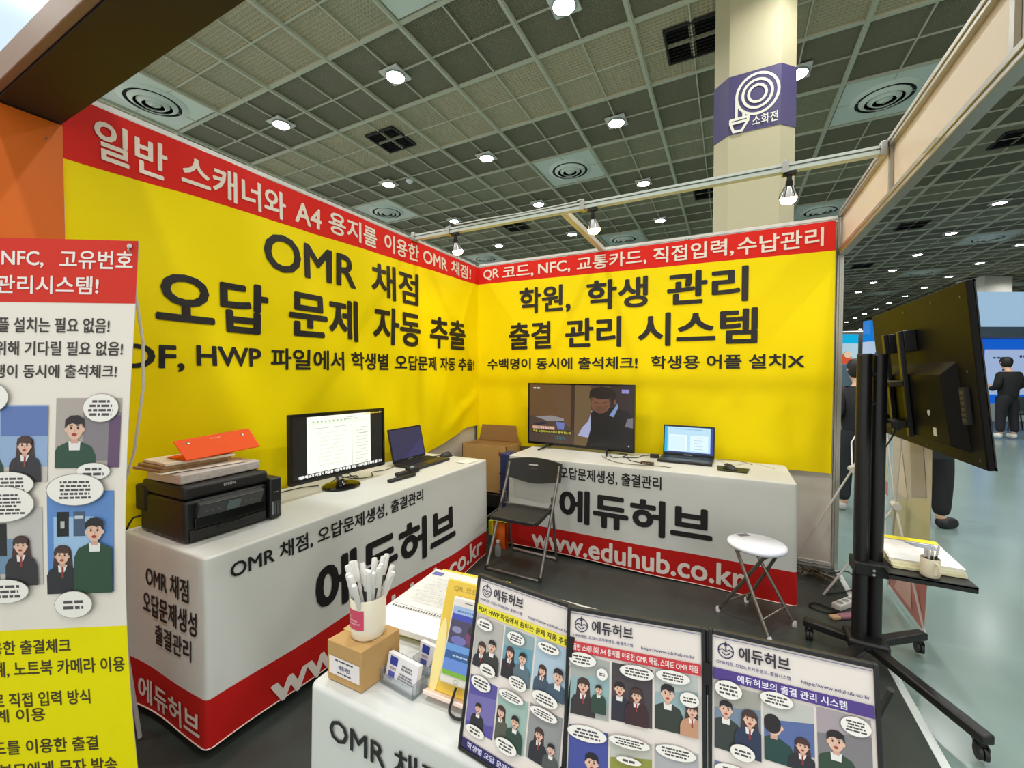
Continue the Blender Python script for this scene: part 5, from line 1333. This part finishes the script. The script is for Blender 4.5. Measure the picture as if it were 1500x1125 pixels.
mb = MB(); mb.box((.52, .10, -.12), (.72, .13, -.06), BLACKM, GT); mb.box((.50, .30, -.11), (.74, .325, -.05), mat((60, 54, 40), .4, .5), GT)
mb.box((.56, .12, -.13), (.68, .32, -.118), mat((66, 60, 46), .4, .5), GT)
build('mount_plate', mb, ts, bevel=.002)
for x in (.49, .70):
    mb = MB(); mb.box((x, .06, -.065), (x + .035, .56, -.046), SB, GT); mb.box((x, .46, -.046), (x + .035, .56, -.0005), SB, GT); build('mount_arm', mb, ts, bevel=.003)
for z in (.15, .28):
    mb = MB(); a_ = GT(Vector((.60, z, -.118))); mb.tube([a_, Vector((2.95, -1.09, a_.z))], .018, SB, 10); build('mount_neck', mb, ts)
cable('black cable drooping from the back of the large television', [tuple(GT(Vector((.62, .09, -.07)))), tuple(GT(Vector((.66, .03, -.09)))), (3.0, -.98, 1.0), (2.99, -1.02, .9), (2.985, -1.04, .75)], .004)

# on the shelf
nb = thing('answer_booklets', (3.14, -.98, .5), 'stack of cream answer sheets with a yellow top edge on the stand shelf', 'paper stack')
for k, (z0, z1, c) in enumerate(((.5005, .512, (226, 220, 180)), (.5125, .524, (236, 230, 196)), (.5245, .538, (240, 236, 214)))):
    build('sheets', rotbox((3.122 + .004 * k, -.98 + .006 * k), .04 - .05 * k, .255, .36, z0, z1, mat(c, .55)), nb)
build('top_cover', rotbox((3.132, -.97), -.04, .25, .36, .5382, .5395, mat((244, 244, 244), .5)), nb)
p = Print(frame((3.132, -.97, .5396), (1, -.04, 0), (.04, 1, 0))); p.rect(-.124, .12, .124, .178, (236, 224, 40)); p.rect(-.124, .112, .124, .12, (110, 120, 180)); p.bars(.07, .07, .09, 3, .009, (150, 180, 200)); p.poly([(-.02, .10), (.10, .10), (.09, .02), (.02, .04)], (140, 150, 170)); build('cover_print', p.mb, nb, smooth=False)
mg = thing('mug', (3.075, -1.195, .5), 'cream mug full of pens on the shelf of the rolling stand', 'mug')
mc = Vector((3.118, -1.198, .4995)); mm = mat((226, 216, 190), .3, noise=.02)
mb = MB(); mb.lathe([(0, 0), (.026, 0), (.033, .006), (.034, .02), (.034, .083), (.0325, .085), (.031, .083), (.031, .01), (0, .008)], mc, mm, 30); build('mug_body', mb, mg, angle=1.0)
mb = MB(); hp = [(.033, .07), (.050, .068), (.056, .05), (.054, .03), (.046, .02), (.033, .018)]; dv = Vector((.25, -.97, 0)).normalized(); mb.tube([mc + dv * r + Vector((0, 0, z)) for r, z in hp], .0055, mm, 8); build('handle', mb, mg)
MP = []
for i in range(9):
    a = i * 2.4; r = .006 + .017 * (i / 9); b0 = mc + Vector((r * .6 * math.cos(a), r * .6 * math.sin(a), .011)); d = Vector((r * .8 * math.cos(a), r * .8 * math.sin(a), .10)).normalized(); L = .105 + .012 * (i % 3)
    o = thing('pen', tuple(b0), 'pale pen standing in the cream mug on the shelf', 'pen', 'pens in the shelf mug')
    MP.append((pixel_of(b0 + d * L)[0], o))
    mb = MB(); mb.tube([b0, b0 + d * (L - .04)], .0038, mat((50, 50, 54), .4), 8); build('barrel', mb, o)
    mb = MB(); mb.tube([b0 + d * (L - .04), b0 + d * L], [.0048, .004], pen_m, 8); build('cap', mb, o)

MP.sort(key=lambda t: t[0])
for k, (x_, o) in enumerate(MP): o['label'] = 'pale pen in the mug on the stand shelf, %s from the left' % ('first' if k == 0 else order[k])

# ================================================================ X BANNERS IN THE AISLE, SEEN FROM BEHIND
def xback(label, x, ya, yb, z0, z1, hubz, hy, hx):
    t = thing('poster_banner', (x, (ya + yb) / 2, 0), label, 'poster')
    S_ = lambda u, v: Vector((x + .01 * math.sin(3 * v + u), u, v))
    zs = lambda f: z0 + f * (z1 - z0)
    cols = [(0, .20, (196, 128, 122)), (.20, .36, (200, 200, 160)), (.36, 1, (204, 200, 192))]
    for a, b, c in cols:
        mb = MB(); mb.grid(S_, lin_(ya, yb, 8), lin_(zs(a), zs(b), 8), mat(c, .6, noise=.03), True); build('sheet', mb, t, angle=3)
    p = Print(lambda q: S_(q[0], q[1]) - Vector((.001 + q[2], 0, 0)), mk=lambda c: mat(c, .6, 0, 0, 0)); w = yb - ya
    p.poly([(ya, zs(.36)), (ya + w * .9, zs(.36)), (ya + w * .2, zs(.44)), (ya, zs(.44))], (206, 204, 170)); p.poly([(ya + w * .1, zs(.45)), (ya + w * .45, zs(.42)), (ya + w * .5, zs(.62)), (ya + w * .2, zs(.66))], (176, 170, 164))
    p.poly([(ya + w * .55, zs(.40)), (ya + w * .9, zs(.40)), (ya + w * .75, zs(.60))], (224, 218, 208)); p.poly([(ya + w * .3, zs(.02)), (ya + w * .8, zs(.02)), (ya + w * .6, zs(.18)), (ya + w * .4, zs(.16))], (222, 180, 170))
    build('faint_print', p.mb, t, smooth=False)
    h = Vector((hx, hy, hubz))
    mb = MB(); mb.tube([h + Vector((0, -.03, 0)), h + Vector((0, .03, 0))], .022, PM, 12); build('hub', mb, t)
    for y, z in ((ya, z1), (yb, z1)):
        mb = MB(); mb.tube([h, h * .5 + Vector((x - .03, y, z)) * .5 + Vector((-.03, 0, 0)), Vector((x - .004, y, z))], .005, PM, 6); build('upper_arm', mb, t)
    for y, z in ((ya, z0), (yb, z0)):
        mb = MB(); mb.tube([h, Vector((x - .004, y, z)), Vector((x, y, .006))], .006, PM, 6); build('lower_arm', mb, t)
    mb = MB(); mb.tube([h, Vector((hx - .34, hy - .01, .006))], .0065, PM, 8); build('rear_leg', mb, t)
    return t
xback('poster banner seen from behind between the rolling stand and the aisle', 3.255, -.74, -.16, .03, 1.6, .62, -.45, 3.20)
xback('white poster banner seen from behind past the aluminium corner post', 3.30, .10, .66, .55, 1.02, .745, -.06, 3.075)

# ================================================================ THE HALL BEYOND
F3, R3 = Vector((-.4575, .8892, 0)), Vector((.8892, .4575, 0))
def HP(lat, dep, z): 
    q = CAMP + F3 * dep + R3 * lat; q.z = z; return q
def hbox(name, parent, l0, l1, d0, d1, z0, z1, m, bevel=0):
    mb = MB(); mb.box((l0, d0, z0), (l1, d1, z1), m, lambda v: HP(v[0], v[1], v[2])); return build(name, mb, parent, bevel=bevel)
mb = MB(); mb.box((-16, 59.5, 0), (32, 59.9, 6.4), mat((128, 132, 126), .8)); struct(build('wall_far', mb))
mb = MB(); mb.box((31.5, -8, 0), (31.9, 59.4, 6.4), mat((128, 132, 126), .8)); struct(build('wall_right', mb))
bb = thing('exhibition_booth', tuple(HP(15.5, 12.2, 0)), 'white and blue booth across the aisle at the right edge', 'booth')
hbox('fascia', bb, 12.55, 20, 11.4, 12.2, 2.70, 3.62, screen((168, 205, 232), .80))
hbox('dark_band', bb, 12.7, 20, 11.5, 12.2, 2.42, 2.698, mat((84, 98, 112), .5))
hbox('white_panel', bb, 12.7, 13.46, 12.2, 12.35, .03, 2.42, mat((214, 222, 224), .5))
hbox('blue_panel', bb, 13.47, 20, 12.2, 12.35, .55, 2.42, screen((16, 104, 226), .75))  # poster panel with added glow so its blue reads bright; not a lit screen
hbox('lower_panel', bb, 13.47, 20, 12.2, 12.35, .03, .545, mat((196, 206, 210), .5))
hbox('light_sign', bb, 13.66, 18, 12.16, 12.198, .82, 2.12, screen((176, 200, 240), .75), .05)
p = Print(frame(tuple(HP(13.66, 12.155, .82)), tuple(R3), (0, 0, 1))); p.bars(.45, 1.06, .5, 1, .09, (110, 140, 190)); p.bars(1.1, 1.1, .35, 1, .12, (60, 90, 190)); p.bars(.55, .75, .2, 2, .08, (60, 80, 140)); build('sign_print', p.mb, bb, smooth=False)
hbox('side_return', bb, 12.56, 12.70, 11.6, 14, .03, 2.70, mat((206, 214, 214), .5))
pf = thing('round_platform', tuple(HP(13.6, 11.5, 0)), 'low round grey blue floor platform under the person in black', 'platform')
mb = MB(); c_ = HP(13.4, 11.6, 0); mb.lathe([(3.25, -.011), (3.25, .012), (3.20, .02), (0, .021)], c_, mat((78, 104, 116), .5, noise=.05), 64); build('deck', mb, pf)
ac_ = thing('armchair', tuple(HP(12.35, 10.2, .02)), 'dark green tub chair beside the booth across the aisle', 'chair')
c_ = HP(12.35, 10.3, .0225); gm_ = mat((30, 52, 52), .6)
mb = MB(); mb.lathe([(.0, .40), (.28, .40), (.30, .44), (.28, .48), (0, .49)], c_, gm_, 24); build('seat', mb, ac_)
mb = MB(); mb.grid(lambda a, z: c_ + Vector((math.cos(a) * (.33 + .04 * z), math.sin(a) * (.33 + .04 * z), .44 + z)), lin_(-.9, 2.6, 16), lin_(0, .38, 4), gm_); mb.grid(lambda a, z: c_ + Vector((math.cos(a) * (.29 + .04 * z), math.sin(a) * (.29 + .04 * z), .44 + z)), lin_(-.9, 2.6, 16), lin_(0, .38, 4), gm_, True); build('backrest', mb, ac_)
for a in range(4):
    mb = MB(); mb.tube([c_ + Vector((.15 * math.cos(a * 1.57 + .7), .15 * math.sin(a * 1.57 + .7), .42)), c_ + Vector((.26 * math.cos(a * 1.57 + .7), .26 * math.sin(a * 1.57 + .7), .0))], .014, BLACKM, 8); build('leg', mb, ac_)
hc_ = thing('hall_column', tuple(HP(24.7, 22, 0)), 'white square hall column far behind the blue and white booth', 'column')
hbox('shaft', hc_, 24.0, 25.4, 21.5, 22.9, -.01, 6.40, mat((214, 212, 200), .5))
b3_ = thing('blue_sign_tower', tuple(HP(17.2, 20, 0)), 'bright blue sign tower far off beside the aluminium corner post', 'sign')
hbox('blue_face', b3_, 16.95, 17.35, 20, 20.4, 2.95, 3.95, screen((10, 124, 214), .9)); hbox('white_face', b3_, 16.95, 17.35, 20, 20.4, 1.75, 2.945, screen((190, 214, 240), .8)); hbox('tower_base', b3_, 16.95, 17.35, 20, 20.4, -.01, 1.745, mat((60, 90, 150), .5))
p = Print(frame(tuple(HP(16.95, 19.995, 1.75)), tuple(R3), (0, 0, 1)), mk=lambda c: screen(c, .8)); p.poly([(.0, 0), (.25, 0), (.4, .6), (.4, .9), (.1, .4)], (40, 110, 200)); build('face_print', p.mb, b3_, smooth=False)
b4_ = thing('display_screen', tuple(HP(16.2, 20.6, 0)), 'cyan and orange lit display wall far off past the corner post', 'screen')
hbox('screen_top', b4_, 15.6, 16.9, 20.6, 20.8, 2.9, 3.35, screen((0, 180, 230), .9)); hbox('screen_middle', b4_, 15.6, 16.9, 20.6, 20.8, 1.9, 2.895, screen((190, 224, 240), .8)); hbox('stand', b4_, 15.6, 16.9, 20.6, 20.8, -.01, 1.895, mat((130, 150, 160), .5))
p = Print(frame(tuple(HP(15.6, 20.59, 1.9)), tuple(R3), (0, 0, 1)), mk=lambda c: screen(c, .8), step=.004); p.rect(0, .0, .5, .35, (20, 160, 214)); p.poly([(.45, 0), (.95, 0), (1.0, .5), (.7, .62), (.45, .4)], (226, 90, 50)); p.ell(.80, .45, .2, .16, (240, 214, 180)); build('screen_print', p.mb, b4_, smooth=False)

# ================================================================ PEOPLE
def skin_mesh(name, V, E, Rd, m, parent, sub=2, label=None):
    me = D.meshes.new(name); me.from_pydata(V, E, []); o = D.objects.new(name, me); COL.objects.link(o)
    md = o.modifiers.new('s', 'SKIN'); md.use_smooth_shade = True
    for i, r in enumerate(Rd):
        sv = me.skin_vertices[0].data[i]; sv.radius = (r, r) if not isinstance(r, tuple) else r; sv.use_root = (i == 0)
    sb = o.modifiers.new('u', 'SUBSURF'); sb.levels = sub; sb.render_levels = sub
    bpy.context.view_layer.update()
    ev = o.evaluated_get(bpy.context.evaluated_depsgraph_get()); nm = D.meshes.new_from_object(ev)
    D.objects.remove(o)
    nm.materials.clear(); nm.materials.append(m); nm.polygons.foreach_set('use_smooth', [True] * len(nm.polygons))
    o = D.objects.new(name, nm); COL.objects.link(o); o.parent = parent
    if label: o['label'] = label
    return o
def person(loc, yaw, h, top, legs_, shoes, label, nod=.0, arms=1):
    """standing figure; local frame: facing +y, metres for a 1.75 m body, scaled to h"""
    t = thing('person', loc, label, 'person'); k = h / 1.75
    R = Matrix.Rotation(yaw, 3, 'Z'); W = lambda x, y, z: tuple(R @ Vector((x, y, z)) * k)
    sk = mat((224, 178, 150), .55, noise=.02)
    hy = .02 + nod
    # body: one continuous skin
    V = [(0, 0, .95), (0, 0, 1.15), (0, -.01, 1.36), (0, -.005, 1.45), (0, hy * .4, 1.51), (0, hy, 1.575), (0, hy + .01, 1.65), (0, hy, 1.71)]
    Rd = [.10, .095, .10, .058, .052, .078, .088, .05]
    E = [(i, i + 1) for i in range(7)]
    for s in (-1, 1):
        n = len(V)
        V += [(s * .17, -.01, 1.41), (s * .23, -.02, 1.14), (s * .17, .17, 1.07), (s * .09, .27, 1.13), (s * .07, .33, 1.15)]
        Rd += [.045, .036, .030, .025, .028]; E += [(2, n), (n, n + 1), (n + 1, n + 2), (n + 2, n + 3), (n + 3, n + 4)]
        hand = n + 4
        for f in range(4):
            m_ = len(V); ox = s * (.045 - .018 * f)
            V += [(s * .07 - ox * .6, .37, 1.155 - .004 * f), (s * .07 - ox * .7, .40 - .005 * f, 1.135)]; Rd += [.0095, .008]; E += [(hand, m_), (m_, m_ + 1)]
        m_ = len(V); V += [(s * .07 - s * .035, .345, 1.175), (s * .07 - s * .045, .37, 1.17)]; Rd += [.011, .009]; E += [(hand, m_), (m_, m_ + 1)]
        n = len(V); V += [(s * .095, 0, .88), (s * .12, .02, .50), (s * .13, -.01, .10), (s * .135, .10, .045)]; Rd += [.075, .055, .040, .034]; E += [(0, n), (n, n + 1), (n + 1, n + 2), (n + 2, n + 3)]
    skin_mesh('body', [W(*v) for v in V], E, [r * k for r in Rd], sk, t)
    # sweater
    V = [(0, 0, .80), (0, 0, 1.06), (0, -.01, 1.32), (0, -.01, 1.445)]; Rd = [.175, .165, .175, .095]
    E = [(0, 1), (1, 2), (2, 3)]
    for s in (-1, 1):
        n = len(V); V += [(s * .175, -.01, 1.38), (s * .235, -.02, 1.13), (s * .18, .16, 1.065), (s * .12, .235, 1.105)]; Rd += [.088, .070, .058, .050]; E += [(2, n), (n, n + 1), (n + 1, n + 2), (n + 2, n + 3)]
    skin_mesh('sweater', [W(*v) for v in V], E, [r * k for r in Rd], top, t)
    V = [(0, 0, 1.0), (0, 0, .93)]; Rd = [.13, .165]; E = [(0, 1)]
    for s in (-1, 1):
        n = len(V); V += [(s * .095, 0, .84), (s * .125, .02, .50), (s * .14, -.01, .11)]; Rd += [.118, .088, .068]; E += [(1, n), (n, n + 1), (n + 1, n + 2)]
    skin_mesh('trousers', [W(*v) for v in V], E, [r * k for r in Rd], legs_, t)
    for s in (-1, 1):
        skin_mesh('shoe', [W(s * .14, -.045, .055), W(s * .142, .05, .05), W(s * .148, .16, .042)], [(0, 1), (1, 2)], [.062 * k, .060 * k, .048 * k], shoes, t)
    hr = MB(); c = Vector((0, hy, 1.665)); 
    prof = [(.001, .118), (.05, .112), (.085, .085), (.102, .04), (.104, 0), (.098, -.045), (.085, -.09), (.06, -.115)]
    nseg = 22; vs = []; fs = []
    for i, (r, z) in enumerate(prof):
        for j in range(nseg):
            a = 2 * PI * j / nseg; fr = max(0, math.sin(a)); zz = z if z > .03 else .03 + (z - .03) * (1 - fr) ** .7
            rr = r if z > .03 else r + (.1 - r) * fr * .9
            vs.append(Vector(W(c.x + rr * math.cos(a) * .93, c.y + rr * math.sin(a) * 1.08 - .008, c.z + zz)) + Vector(loc))
    for i in range(len(prof) - 1):
        for j in range(nseg): fs.append((i * nseg + j, (i + 1) * nseg + j, (i + 1) * nseg + (j + 1) % nseg, i * nseg + (j + 1) % nseg))
    hr.add(vs, fs, mat((24, 20, 20), .5, noise=.1, scale=200)); build('hair', hr, t, angle=2)
    for s in (-1, 1):
        fe_ = MB(); fe_.lathe([(.0001, -.012), (.010, -.004), (.010, .006), (.0001, .014)], Vector(W(s * .094, hy + .005, 1.645)) + Vector(loc), sk, 10); build('ear', fe_, t)
        ey = MB(); ey.lathe([(.0001, -.007), (.009, 0), (.0001, .007)], Vector(W(s * .032, hy + .083, 1.65)) + Vector(loc), mat((30, 24, 22), .3), 10); build('eye', ey, t)
    ns = MB(); ns.tube([Vector(W(0, hy + .086, 1.655)) + Vector(loc), Vector(W(0, hy + .104, 1.618)) + Vector(loc), Vector(W(0, hy + .08, 1.612)) + Vector(loc)], [.006 * k, .012 * k, .006 * k], sk, 8); build('nose', ns, t)
    mo_ = MB(); mo_.tube([Vector(W(-.022, hy + .074, 1.588)) + Vector(loc), Vector(W(0, hy + .08, 1.586)) + Vector(loc), Vector(W(.022, hy + .074, 1.588)) + Vector(loc)], .005 * k, mat((170, 90, 84), .5), 6); build('mouth', mo_, t)
    return t
BK = mat((20, 20, 24), .8, noise=.1)
person((7.69, 9.30, .021), .35, 1.73, BK, mat((22, 24, 32), .8), mat((226, 226, 220), .5), 'person in black seen from behind at a booth panel, white sneakers', nod=.05)
person((3.98, 1.62, -.012), -.9, 1.70, mat((26, 26, 30), .8), BK, mat((24, 24, 26), .5), 'person in dark clothes hidden behind the large television, legs showing', nod=.02)
person((3.50, 1.78, -.012), .3, 1.55, mat((34, 32, 36), .8), mat((30, 32, 38), .8), mat((180, 180, 178), .5), 'dark haired person glimpsed between corner post and rolling stand', nod=.02)
bg_ = thing('shoulder_bag', (3.96, 1.25, .72), 'black bag hanging below the large television in the aisle', 'bag')
mb = MB(); mb.prism([(-.20, 0), (.22, 0), (.16, .30), (-.15, .30)], -.05, .05, mat((22, 24, 26), .6), F=lambda v: Vector((3.86 + v.x * .889, 1.22 + v.x * .4575 + v.z, .66 + v.y))); build('bag_body', mb, bg_, bevel=.02)
mb = MB(); mb.tube([(3.75, 1.16, .94), (3.80, 1.30, 1.2), (3.86, 1.52, 1.39), (3.92, 1.40, 1.2), (3.96, 1.28, .94)], .012, mat((22, 24, 26), .6), 6); build('strap', mb, bg_)
